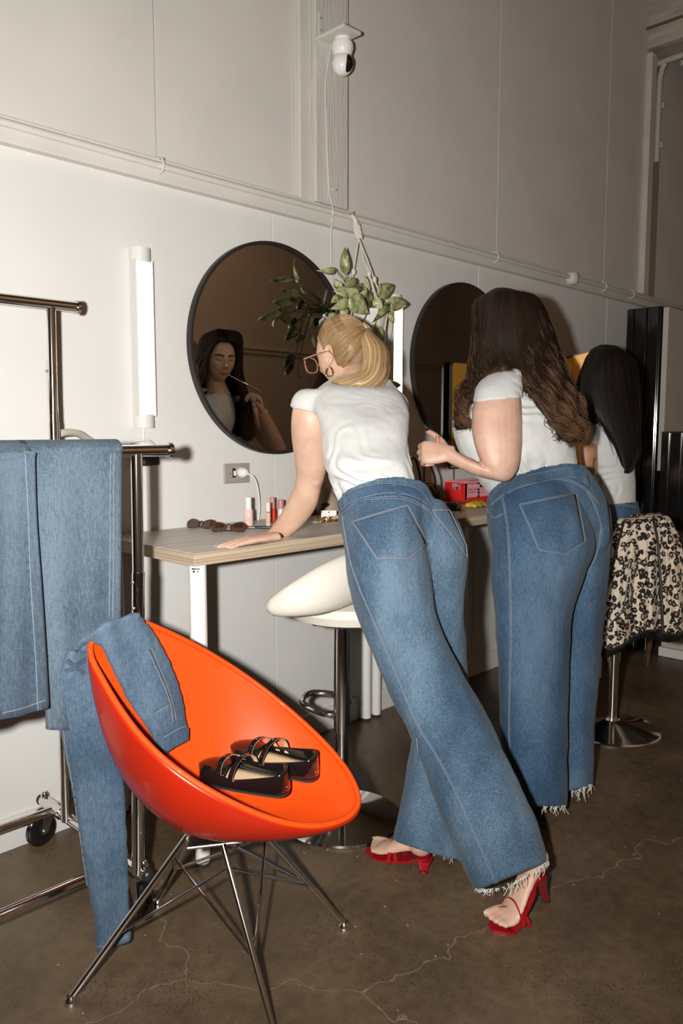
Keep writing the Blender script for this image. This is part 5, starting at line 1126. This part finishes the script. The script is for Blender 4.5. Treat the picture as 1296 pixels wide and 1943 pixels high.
for mids in ([(688, 646, 2.455), (693, 668, 2.445), (690, 696, 2.44), (676, 714, 2.43), (650, 719, 2.42), (628, 725, 2.43)],
 [(694, 640, 2.45), (702, 666, 2.43), (700, 701, 2.42), (686, 716, 2.41), (662, 724, 2.41), (640, 728, 2.42)],
 [(699, 636, 2.45), (714, 662, 2.42), (712, 701, 2.405), (698, 720, 2.40), (678, 729, 2.40), (662, 733, 2.41)],
 [(702, 634, 2.46), (724, 660, 2.44), (724, 701, 2.42), (712, 722, 2.41), (698, 732, 2.41), (688, 736, 2.42)],
 [(703, 635, 2.48), (733, 664, 2.47), (735, 701, 2.455), (727, 722, 2.45), (718, 734, 2.44), (712, 739, 2.44)],
 [(701, 638, 2.50), (727, 668, 2.51), (729, 701, 2.50), (722, 722, 2.49), (712, 734, 2.48), (704, 739, 2.47)],
 [(695, 643, 2.505), (712, 670, 2.53), (712, 701, 2.53), (705, 718, 2.52), (694, 730, 2.51), (680, 734, 2.50)]):
    pg.append([tx + (atD(*mids[0]) - tx) * .35] + [atD(*q) for q in mids])
hair_sheet(pg, hr, 'ponytail', H_blonde, .016, .5)
pt = bpy.data.objects['ponytail']
strands(pg, 3600, hr, 'ponytail_strands', H_blonde, .0007, .003, .8, .0045, 16, ntips=.2, tone0=.55, tone1=.72, seed=6)
# glasses and earring
gl = thing('tmpx', (0, 0, 0), 'x', 'x'); bpy.data.objects.remove(gl)
M_gl = mat('pink tortoise frame', (.34, .15, .10), .25, var=.6, vscale=120, coat=.4); M_pane = mat('clear lens', (.95, .95, .95), .02, trans=1., ior=1.05)
H = lambda x, y, z: hc + Rh @ V(x, y, z)
first = None
for s_ in (-1, 1):
    rimp = [H(s_ * (.036 + .029 * math.copysign(abs(math.cos(a)) ** .7, math.cos(a))), .113 - .006 * abs(math.cos(a)), -.002 + .025 * math.copysign(abs(math.sin(a)) ** .75, math.sin(a))) for a in np.linspace(0, 2 * PI, 29)[:-1]]
    mb = MB(); mb.tube(rimp, .0024, 8, closed=True)
    if first is None: first = mb.build('glasses', M_gl, w1)
    else: mb.build('rim', M_gl, first)
    MB().prism(rimp, Rh @ V(0, .001, 0)).build('lens', M_pane, first)
    mb = MB(); mb.tube([H(s_ * .067, .105, .012), H(s_ * .081, .094, .012), H(s_ * .083, .02, .010), H(s_ * .084, -.018, .006), H(s_ * .083, -.035, -.015)], [.003, .003, .0027, .0026, .0024], 8); mb.build('temple', M_gl, first)
mb = MB(); mb.tube([H(-.008, .113, .003), H(0, .116, .006), H(.008, .113, .003)], .003, 8); mb.build('bridge', M_gl, first)
for s_ in (-1, 1):
    ce = H(s_ * .082, -.004, -.056); mb = MB(); mb.tube([ce + Rh @ V(.002 * math.sin(2 * a), .0135 * math.cos(a), .0145 * math.sin(a)) for a in np.linspace(PI * .6, PI * 2.35, 22)], .0026, 8); mb.build('hoop_earring', M_gold, w1)

# ------------------------------------------------------------------ long-haired brunette with the lip gloss
w2 = thing('person', (2.36, -1.05, 0), 'person with long wavy dark brown hair in white tee and jeans, applying lip gloss', 'person')
J = MB()
limb(J, [(930, 965, 1080, 930, 2.66, .26, .05), (927, 1000, 1112, 975, 2.65, .32, .03), (934, 1045, 1130, 1035, 2.64, .34), (933, 1105, 1108, 1098, 2.64, .32), (940, 1172, 1087, 1168, 2.64, .28), (945, 1262, 1081, 1258, 2.64, .25), (948, 1352, 1079, 1350, 2.63, .235), (952, 1445, 1078, 1442, 2.62, .24), (962, 1524, 1077, 1534, 2.61, .25)])
limb(J, [(1040, 935, 1130, 915, 2.80, .24, .03), (1075, 968, 1153, 955, 2.81, .29), (1096, 1020, 1163, 1012, 2.82, .30), (1092, 1090, 1157, 1082, 2.82, .29), (1070, 1165, 1149, 1155, 2.81, .26), (1062, 1260, 1140, 1255, 2.80, .24), (1058, 1350, 1132, 1350, 2.79, .23), (1058, 1440, 1127, 1436, 2.78, .23), (1058, 1506, 1124, 1491, 2.77, .23)])
limb(J, [(924, 946, 1117, 898, 2.68, .265, .06), (923, 980, 1148, 945, 2.71, .28, .04), (930, 1025, 1158, 1005, 2.73, .28, .02), (960, 1090, 1140, 1070, 2.74, .22)])
J.ball(atD(1062, 1020, 2.575), (.07, .07, .085), 18); J.ball(atD(1125, 1010, 2.70), (.055, .06, .08), 18)
me = remesh(J, .006, 5, cloth_disp(.0035, 15, .0015, 42, .6)); BVJ2 = bvh_of(me); jn2 = link_world('jeans', me, D_dark, w2)
seam_on(BVJ2, [(952, 935), (958, 965), (964, 1005), (967, 1052), (969, 1120), (970, 1203), (968, 1297), (967, 1375), (968, 1428), (972, 1500)], jn2, D_mid, .008, 110, 'side_seam')
seam_on(BVJ2, [(954, 933), (990, 918), (1040, 908), (1080, 912), (1112, 930), (1135, 955)], jn2, D_mid, .009, 50, 'yoke_seam')
seam_on(BVJ2, [(1112, 930), (1132, 970), (1140, 1010), (1128, 1060), (1108, 1095)], jn2, D_mid, .008, 40, 'seat_seam')
pocket(BVJ2, [(986, 958), (1092, 936), (1109, 1028), (1071, 1052), (1022, 1044)], jn2, D_dark)
waistband(BVJ2, [(928, 942), (950, 920), (990, 904), (1040, 892), (1080, 886), (1112, 902)], [(934, 962), (955, 942), (992, 924), (1042, 912), (1084, 906), (1118, 924)], jn2, D_mid)
for x0, y0, x1, y1 in ((952, 914, 964, 946), (1085, 884, 1100, 918)):
    t_ = trace(BVJ2, [(x0, y0 + 5), ((x0 + x1) / 2, (y0 + y1) / 2), (x1, y1)], 10, .006)
    if len(t_) > 3: mb = MB(); ribbon(mb, t_, .012, .003); mb.build('belt_loop', D_dark, jn2)
seam_on(BVJ2, [(925, 965), (938, 982), (955, 975)], jn2, D_mid, .006, 16, 'pocket_edge')
fringe(jn2, [atD(x, y, 2.50) for x, y in ((1030, 1532), (1050, 1533), (1074, 1530))], 26, .04, 3); fringe(jn2, [atD(x, y, 2.67) for x, y in ((1086, 1503), (1105, 1498), (1123, 1490))], 30, .05, 4)
Bd = MB(); hc2 = atD(950, 631, 2.72); Rh2 = basis(V(-.27, .955, -.13)) @ np.array([[1, 0, 0], [0, 1, 0], [0, 0, 1.]])
head(Bd, hc2, Rh2, 1.0, 72); ear(Bd, hc2, Rh2, -1); ear(Bd, hc2, Rh2, 1)
nb_ = atD(975, 730, 2.72)
Bd.tube(spline([hc2 + Rh2 @ V(0, -.038, -.045), hc2 + Rh2 @ V(0, -.045, -.10), nb_ + V(0, .01, .0)], 8), [.052, .050, .048, .048, .049, .052, .058, .066], 20)
limb(Bd, [(950, 738, 1018, 735, 2.70, .11), (905, 765, 1062, 762, 2.70, .20), (880, 805, 1075, 800, 2.69, .23), (895, 855, 1080, 850, 2.68, .22), (935, 920, 1090, 885, 2.68, .20, .03), (950, 1000, 1110, 980, 2.72, .20), (980, 1060, 1120, 1050, 2.74, .18)])
limb(Bd, [(905, 745, 985, 738, 2.55, .125), (897, 775, 989, 765, 2.53, .135), (895, 815, 991, 803, 2.52, .135), (902, 850, 990, 850, 2.51, .125), (912, 876, 982, 893, 2.51, .115), (915, 882, 962, 914, 2.515, .10), (898, 872, 930, 910, 2.52, .092), (876, 862, 898, 901, 2.525, .076), (858, 851, 870, 888, 2.53, .058), (846, 845, 850, 878, 2.535, .046)], n=24)
NL2 = []; wl_ = atD(852, 860, 2.53)
hand(Bd, wl_, -RV + .25 * fh + V(0, 0, .02), -fh + V(0, 0, .35), ((52, 88, 48), (58, 92, 50), (62, 92, 50), (66, 92, 50)), .05, (1.1, .35, 35), 1.0, NL2, sd=1)
# right arm raised to the mouth
lip = hc2 + Rh2 @ V(.004, .106, -.058); sh2 = atD(1058, 765, 2.86); ha2 = lip + V(.165, .03, -.085); el2 = V(2.72, -.80, 1.17)
wr2 = ha2 + V(.03, -.015, -.085)
Bd.tube(spline([sh2, sh2 * .5 + el2 * .5, el2, el2 * .5 + wr2 * .5, wr2], 22), list(np.interp(np.linspace(0, 1, 22), [0, .25, .5, .72, 1], [.062, .056, .044, .040, .026])), 18)
NL3 = []; hand(Bd, wr2, unit(ha2 - wr2) + V(-.12, 0, .1), V(.75, .55, .25), ((42, 62, 30), (48, 66, 34), (55, 70, 36), (60, 72, 40)), .05, (1.0, .9, 28), .95, NL3, sd=1)
me = remesh(Bd, .0042, 3); BV2 = bvh_of(me); b2 = link_world('body', me, SK2, w2)
M_naild = mat('dark plum nail', (.055, .006, .012), .15, coat=.6); nail_mesh(NL2, M_naild, b2); nail_mesh(NL3, M_naild, b2)
# face details
def on_face(bvh, hc_, R_, x, z, lift=.0008):
    o = hc_ + R_ @ V(x, .25, z); h = bvh.ray_cast(Vector(o), Vector(R_ @ V(0, -1, 0)))
    return (np.array(h[0]) + np.array(h[1]) * lift) if h[0] is not None else hc_ + R_ @ V(x, .1, z)
M_lip = mat('rose lips', (.46, .10, .085), .3, coat=.3); M_brow = mat('brow hair', (.035, .018, .010), .7); M_eyew = mat('eye white', (.62, .58, .54), .2); M_iris = mat('iris', (.05, .025, .012), .1); M_lid = mat('eyelid', (.48, .27, .19), .45); M_lash = mat('lash', (.012, .008, .006), .6)
def face(bvh, hc_, R_, par):
    F = lambda x, z, l=.0008: on_face(bvh, hc_, R_, x, z, l)
    for z0, z1, f0 in ((-.0565, -.0475, 1), (-.067, -.0575, 0)):
        rows = []
        for i in range(15):
            u = -1 + i / 7; w = (1 - abs(u) ** 2.2); x = u * .0235; mid = -.0572 + .0015 * abs(u)
            if f0: a, b_ = mid, mid + w * (.0078 + .002 * math.exp(-((abs(u) - .25) / .2) ** 2) - .002 * math.exp(-(u / .12) ** 2))
            else: a, b_ = mid - w * .0092, mid
            rows.append([F(x, a, .0006), F(x, (a * .6 + b_ * .4), .0022), F(x, (a + b_ * 3) / 4, .0018), F(x, b_, .0006)])
        MB().sheet(rows).build('lip', M_lip, par, solid=.0008)
    for s_ in (-1, 1):
        mb = MB(); mb.tube([F(s_ * x, z, .001) for x, z in ((.011, .0235), (.020, .0275), (.032, .030), (.044, .0275), (.052, .0225))], [.0034, .0042, .0038, .0028, .0012], 8); mb.build('eyebrow', M_brow, par)
        ec = F(s_ * .032, .006, -.0085); ey = MB().ball(ec, .0122, 18).build('eye', M_eyew, par); MB().ball(ec + R_ @ V(s_ * -.002, .0068, -.003), .006, 14).build('iris', M_iris, ey)
        rows = [[ec + R_ @ V(.0145 * math.sin(q) * math.sin(t_), .0132 * math.cos(q) * math.sin(t_) + .0006, .0132 * math.cos(t_)) for q in np.linspace(-1.25, 1.25, 13)] for t_ in np.linspace(.55, 1.72, 8)]
        MB().sheet(rows).build('eyelid', M_lid, par, solid=.0006); mb = MB(); mb.tube([p + R_ @ V(0, .0008, -.0004) for p in rows[-1]], [.0005 + .0007 * math.sin(PI * i / 12) for i in range(13)], 6); mb.build('eyelashes', M_lash, par)
        mb = MB(); mb.ball(F(s_ * .0075, -.0335, -.001), (.0032, .0032, .0022), 8, R_); mb.build('nostril', M_brow, par)
face(BV2, hc2, Rh2, b2)
T_ = MB()
limb(T_, [(925, 720, 1030, 718, 2.70, .16, .0), (903, 740, 1052, 738, 2.69, .22), (876, 770, 1074, 765, 2.68, .27), (859, 800, 1088, 795, 2.67, .295), (866, 845, 1092, 835, 2.66, .28), (893, 895, 1095, 870, 2.66, .255, .02), (932, 942, 1100, 905, 2.675, .215, .05), (950, 975, 1100, 940, 2.69, .18, .05)])
limb(T_, [(945, 702, 1000, 696, 2.64, .13), (922, 712, 994, 706, 2.60, .138), (904, 735, 991, 728, 2.56, .14), (897, 764, 991, 754, 2.535, .145)], n=22)
limb(T_, [(1010, 722, 1060, 730, 2.82, .14), (1040, 745, 1080, 760, 2.86, .13), (1048, 775, 1084, 790, 2.87, .12)], n=20)
def tee2(co): return .005 * math.sin(70 * (co.z + .25 * co.y + .3 * noise.noise(co * 8))) * max(0, noise.noise(co * 7) + .2) + .003 * noise.noise(co * 11) + .0012 * noise.noise(co * 33)
me = remesh(T_, .006, 6, tee2); BVT2 = bvh_of(me); tee = link_world('tee_shirt', me, M_tee, w2)
t_ = trace(BVT2, [(897, 768), (930, 756), (965, 752), (988, 760)], 20, .0004); mb = MB(); ribbon(mb, t_, .006, .0012)
if len(t_) > 2: mb.build('sleeve_hem', M_tee, tee)
G2 = [[(935, 556, 2.735), (905, 585, 2.695), (898, 632, 2.68), (896, 682, 2.665), (888, 720, 2.64), (871, 750, 2.60), (875, 790, 2.57), (893, 813, 2.56)],
 [(942, 552, 2.72), (916, 576, 2.665), (908, 625, 2.645), (905, 680, 2.635), (899, 722, 2.60), (884, 755, 2.57), (872, 785, 2.56), (868, 806, 2.555)],
 [(950, 549, 2.70), (932, 568, 2.645), (924, 620, 2.63), (920, 675, 2.62), (920, 704, 2.59), (925, 712, 2.58), (930, 715, 2.575), (935, 716, 2.57)],
 [(958, 547, 2.70), (952, 564, 2.635), (947, 620, 2.615), (946, 675, 2.605), (955, 702, 2.575), (968, 706, 2.56), (975, 708, 2.555), (980, 709, 2.55)],
 [(963, 547, 2.70), (978, 564, 2.635), (985, 620, 2.61), (992, 672, 2.60), (1012, 720, 2.56), (1035, 765, 2.54), (1050, 800, 2.53), (1060, 826, 2.53)],
 [(968, 547, 2.71), (1003, 564, 2.66), (1025, 610, 2.65), (1040, 660, 2.65), (1058, 712, 2.61), (1076, 762, 2.57), (1088, 805, 2.545), (1088, 838, 2.54)],
 [(970, 548, 2.725), (1016, 566, 2.71), (1041, 610, 2.72), (1057, 660, 2.72), (1080, 715, 2.69), (1098, 762, 2.65), (1107, 803, 2.60), (1100, 838, 2.57)],
 [(970, 549, 2.735), (1012, 567, 2.75), (1032, 615, 2.77), (1045, 665, 2.78), (1062, 720, 2.77), (1080, 765, 2.75), (1088, 800, 2.72), (1084, 830, 2.69)],
 [(966, 549, 2.75), (992, 565, 2.785), (1006, 615, 2.80), (1010, 665, 2.81), (1016, 720, 2.83), (1018, 765, 2.85), (1012, 805, 2.87), (1004, 835, 2.87)],
 [(955, 550, 2.755), (966, 568, 2.80), (975, 615, 2.815), (978, 668, 2.82), (980, 720, 2.845), (978, 765, 2.87), (970, 810, 2.885), (962, 840, 2.885)],
 [(942, 553, 2.755), (938, 576, 2.80), (944, 620, 2.805), (950, 672, 2.81), (952, 720, 2.845), (952, 770, 2.875), (942, 812, 2.885), (936, 842, 2.885)]]
G2 = [[atD(*q) for q in g] for g in G2]
def from_part(G, hc_, R_, phis, off):      # locks start on the parting of the skull
    out = []
    for g, (ph, sd) in zip(G, phis):
        a = math.radians(ph); d0 = unit(V(.03 * sd, math.sin(a), math.cos(a))); d1 = unit(V(.48 * sd, math.sin(a) * .85, math.cos(a))); out.append([hc_ + R_ @ skull(d0, off)] + ([hc_ + R_ @ skull(d1, off + .002)] + list(g[2:]) if abs(ph) > 30 and ph > 0 else list(g[1:])))
    return out
G2 = from_part(G2, hc2, Rh2, [(52, -1), (36, -1), (8, -1), (-6, -1), (-24, -.9), (-34, -.5), (-38, .0), (-34, .5), (-10, 1), (20, 1), (50, 1)], .016)
h2, _c = cap('hair', hc2, Rh2, V(0.0, .12, 1), w2, H_brun, .014, 1.0, .3, 15)
hair_sheet(G2, h2, 'hair_fall', H_brun, .018, .32)
strands(G2, 3600, h2, 'wavy_strands', H_brun, .0013, .013, 4.2, .004, 30, ntips=.22, tone0=.34, tone1=.9, centre=hc2, lift=.005, seed=8)
strands([G2[4], G2[5], G2[6]], 520, h2, 'curled_ends', H_brun, .0015, .024, 4.6, .006, 36, ntips=.0, tone0=.4, tone1=1., seed=9); strands([G2[0], G2[1]], 260, h2, 'front_curls', H_brun, .0015, .020, 4.2, .006, 34, tone0=.4, tone1=1., seed=10)
strands([G2[9], G2[10]], 260, h2, 'far_curls', H_brun, .0015, .022, 2.6, .007, 26, tone0=.35, tone1=.9, seed=11)
# lip gloss wand and its tube, held
wd = thing('lip_gloss_wand', lip, 'lip gloss wand with gold collar held to the lips, seen in the mirror', 'cosmetic')
we = ha2 + V(.0, -.0, .012); dw = unit(we - lip)
mb = MB(); mb.tube([lip + dw * .002, lip + dw * .085], .0022, 8); mb.build('applicator_stem', mat('pale wand', (.72, .55, .5), .3), wd)
mb = MB(); mb.cyl(lip + dw * .085, lip + dw * .115, .0062, 16); mb.build('collar', M_gold, wd); mb = MB(); mb.cyl(lip + dw * .115, lip + dw * .185, .0078, 16); mb.build('cap', mat('taupe cap', (.20, .15, .12), .35), wd)
tb_ = atD(832, 838, 2.545); tbt = thing('lip_gloss_tube', tb_, 'open lip gloss tube gripped in the brunette\'s left fist', 'cosmetic')
mb = MB(); mb.cyl(tb_ - V(0, 0, .06), tb_ + V(-.004, 0, .012), .0075, 16); mb.build('tube', mat('rose gloss', (.50, .16, .14), .15, coat=.5), tbt); mb = MB(); mb.cyl(tb_ + V(-.004, 0, .012), tb_ + V(-.0045, 0, .019), .0055, 14); mb.build('neck', M_gold, tbt)

# ------------------------------------------------------------------ seated woman at the far stool
w3 = thing('person', (s2x, s2y, .72), 'person with straight near-black hair in white tee, seated on the far stool', 'person')
J = MB()
limb(J, [(1140, 950, 1210, 950, 3.38, .20), (1132, 985, 1218, 985, 3.40, .26), (1128, 1030, 1222, 1030, 3.42, .28), (1135, 1055, 1215, 1055, 3.42, .22)])
hipc = atD(1172, 1020, 3.42)
for dx, dz_ in ((-.075, 0), (.085, 0)):
    a = hipc + RV * dx; kn_ = a + fh * .40 - RV * .03 + V(0, 0, -.02); an = kn_ + V(-.02, .02, -.42); J.tube(spline([a, (a + kn_) / 2, kn_, (kn_ + an) / 2, an], 16), list(np.interp(np.linspace(0, 1, 16), [0, .25, .5, 1], [.095, .085, .07, .085])), 18)
me = remesh(J, .008, 5, cloth_disp(.003, 15, .001, 40)); BVJ3 = bvh_of(me); jn3 = link_world('jeans', me, D_dark, w3)
seam_on(BVJ3, [(1150, 962), (1175, 958), (1206, 962)], jn3, D_mid, .01, 20, 'yoke_seam')
Bd = MB(); hc3 = atD(1150, 722, 3.30); Rh3 = basis(V(-.25, .95, -.25)); head(Bd, hc3, Rh3, 1.0); ear(Bd, hc3, Rh3, -1); ear(Bd, hc3, Rh3, 1)
Bd.tube(spline([hc3 + Rh3 @ V(0, -.02, -.04), atD(1155, 770, 3.32), atD(1160, 800, 3.33)], 6), [.058, .055, .055, .06, .07, .085], 18)
limb(Bd, [(1120, 800, 1192, 795, 3.33, .14), (1118, 840, 1196, 835, 3.33, .17), (1130, 890, 1200, 885, 3.34, .17), (1142, 950, 1205, 950, 3.37, .17), (1142, 1010, 1212, 1010, 3.40, .18)])
limb(Bd, [(1100, 805, 1136, 812, 3.26, .085), (1096, 835, 1134, 845, 3.25, .085), (1098, 870, 1134, 880, 3.25, .08), (1100, 900, 1130, 908, 3.27, .074), (1090, 920, 1116, 932, 3.34, .066), (1076, 925, 1098, 942, 3.42, .055), (1062, 925, 1078, 942, 3.50, .042)], n=20)
hand(Bd, atD(1068, 934, 3.50), fh - .3 * RV, V(0, 0, 1), ((10, 8, 6),) * 4, .1, (1, .6, 15), .95, None, sd=1)
sh3 = atD(1180, 815, 3.42); e3_ = sh3 + V(.0, .06, -.24); h3_ = e3_ + V(.02, .26, .02); Bd.tube(spline([sh3, e3_, h3_], 12), list(np.linspace(.05, .024, 12)), 16); hand(Bd, h3_, V(-.1, 1, 0), V(0, 0, 1), ((10, 8, 6),) * 4, .1, (1, .6, 15), .95, None, sd=-1)
for dx in (-.075, .085):
    a = hipc + RV * dx + fh * .42 - RV * .03 + V(-.02, .02, -.44); Bd.tube([a + V(0, 0, .12), a, a + V(0, 0, -.06)], [.045, .035, .034], 14); foot(Bd, a + V(0, 0, -.055), a + fh * .11 + V(0, 0, -.07), a + fh * .17 + V(0, 0, -.075))
me = remesh(Bd, .0045, 4); BV3 = bvh_of(me); b3 = link_world('body', me, SK3, w3); face(BV3, hc3, Rh3, b3)
t_ = trace(BV3, [(1128, 868), (1126, 880), (1127, 892)], 8, .0006); mb = MB(); ribbon(mb, t_, .008, .0004)
if len(t_) > 2: mb.build('arm_tattoo', mat('ink', (.10, .06, .05), .6), b3)
T_ = MB()
limb(T_, [(1118, 785, 1190, 780, 3.33, .15), (1108, 805, 1198, 800, 3.33, .18), (1112, 840, 1200, 835, 3.33, .205), (1126, 890, 1204, 885, 3.34, .20), (1138, 940, 1206, 935, 3.36, .195), (1142, 965, 1208, 962, 3.38, .19)])
limb(T_, [(1122, 785, 1160, 785, 3.29, .12), (1102, 795, 1142, 800, 3.26, .105), (1094, 815, 1138, 828, 3.25, .10), (1092, 830, 1137, 846, 3.25, .10)], n=20)
limb(T_, [(1180, 785, 1204, 800, 3.38, .12), (1186, 810, 1210, 825, 3.40, .10), (1188, 830, 1212, 845, 3.41, .10)], n=20)
me = remesh(T_, .0065, 6, tee2); link_world('tee_shirt', me, M_tee, w3)
G3 = [[(1146, 664, 3.32), (1112, 688, 3.28), (1098, 730, 3.26), (1102, 765, 3.24), (1114, 790, 3.21), (1128, 806, 3.20)], [(1150, 663, 3.31), (1124, 678, 3.24), (1112, 735, 3.21), (1122, 778, 3.19), (1140, 795, 3.185), (1160, 800, 3.19)],
 [(1155, 662, 3.30), (1150, 676, 3.20), (1146, 735, 3.18), (1158, 795, 3.17), (1176, 850, 3.18), (1184, 888, 3.19)], [(1160, 662, 3.30), (1178, 676, 3.21), (1186, 735, 3.19), (1194, 800, 3.18), (1200, 850, 3.19), (1190, 896, 3.20)],
 [(1164, 663, 3.31), (1196, 684, 3.27), (1207, 735, 3.27), (1211, 800, 3.26), (1210, 850, 3.25), (1200, 885, 3.25)], [(1164, 664, 3.33), (1196, 684, 3.34), (1206, 735, 3.37), (1208, 790, 3.38), (1206, 840, 3.38), (1200, 870, 3.38)], [(1158, 664, 3.34), (1172, 682, 3.39), (1180, 735, 3.42), (1184, 790, 3.44), (1184, 830, 3.46), (1180, 860, 3.46)], [(1150, 664, 3.34), (1140, 684, 3.40), (1150, 735, 3.43), (1150, 790, 3.45), (1148, 830, 3.46), (1146, 850, 3.46)]]
G3 = [[atD(*q) for q in g] for g in G3]; G3 = from_part(G3, hc3, Rh3, [(15, -1), (-5, -1), (-30, -.6), (-40, .0), (-30, .6), (-5, 1), (10, 1), (20, .6)], .014); h3, _c = cap('hair', hc3, Rh3, V(0.0, .1, 1), w3, H_black, .012, 1.0, .3, 16); hair_sheet(G3, h3, 'hair_fall', H_black, .020, .3); strands(G3, 1500, h3, 'straight_strands', H_black, .0015, .006, 1.5, .007, 18, ntips=.3, tone0=.3, tone1=.55, centre=hc3, lift=.005, seed=12)
# leopard jacket over the back of the far stool
M_leo = leopard('leopard print fleece', (.60, .50, .39), (.33, .23, .14), (.016, .013, .011), 44.)
jk = thing('leopard_jacket', atD(1220, 985, 3.14), 'leopard print jacket with black lining draped over the far bar stool', 'jacket')
Lp = spline([(1205, 984, 3.20), (1188, 990, 3.13), (1176, 1030, 3.09), (1164, 1080, 3.08), (1152, 1140, 3.07), (1142, 1226, 3.06)], 40); Rp = spline([(1262, 980, 3.20), (1270, 984, 3.13), (1288, 1020, 3.09), (1300, 1070, 3.07), (1310, 1130, 3.06), (1318, 1186, 3.06)], 40); rows = []
for i in range(40):
    row = []
    for k in range(56):
        u = k / 55; q = Lp[i] * (1 - u) + Rp[i] * u; s_ = i / 39; D = q[2] + .020 * s_ ** .7 * math.sin(u * 19 + 1.5 * s_) + .010 * s_ * math.sin(u * 41 + 2) - .03 * math.sin(PI * u); row.append(atD(q[0], q[1] + 10 * s_ ** 4 * math.sin(u * 9 + .5), D))
    rows.append(row)
jb_ = MB().sheet(rows).build('jacket_body', M_leo, jk, solid=.010, offset=0)
BVK = bvh_of(bpy.data.meshes.new('z')) if False else None
rows2 = [[p + FV * .03 for p in rows[i]] for i in range(0, 40, 3)] + [[p + FV * .03 + V(0, 0, -.035) for p in rows[39]]]
MB().sheet(rows2).build('lining', mat('black quilted lining', (.010, .010, .010), .35, bump=.6, bscale=40), jk, solid=.006, offset=0)
back = [[p + FV * .10 for p in r] for r in rows[:26]]
MB().sheet([rows[0], [p + FV * .05 + V(0, 0, .012) for p in rows[0]]] + back).build('back_panel', M_leo, jk, solid=.008, offset=0)
def on_sheet(u, i): k = u * 55; a = int(k); return rows[i][a] * (1 - k + a) + rows[i][min(55, a + 1)] * (k - a) - FV * .008
mb = MB(); mb.tube([on_sheet(.60 + .05 * i / 39, i) for i in range(4, 40)], .006, 6); mb.build('sleeve_edge', M_black, jk)
mb = MB(); mb.tube([on_sheet(.06, 22), on_sheet(.20, 21), on_sheet(.20, 33), on_sheet(.05, 35)], .003, 5); mb.build('pocket_edge', M_black, jk)
mb = MB(); mb.tube([rows[39][k] - FV * .006 for k in range(56)], .006, 6); mb.build('hem_binding', M_black, jk)
# brown chair legs glimpsed beyond the jacket
bc_ = onZ(1228, 1262, 0); bc_[0] = min(bc_[0], 4.36); cw = thing('wooden_stool', bc_ - V(.05, 0, 0), 'brown wooden stool mostly hidden behind the leopard jacket', 'stool'); M_wood = mat('brown wood', (.10, .045, .022), .4, var=.3, vscale=20)
for dx, dy in ((0, 0), (.0, -.40), (-.26, -.40)): mb = MB(); mb.tube([bc_ + V(dx, dy, 0), bc_ + V(dx * .85 - .03, dy * .85 - .04, .44)], [.013, .02], 10); mb.build('leg', M_wood, cw)
mb = MB(); mb.box(bc_ + V(-.12, -.22, .45), (.28, .40, .035), rotz(-.0)); mb.build('seat', M_wood, cw, False, bevel=.01)
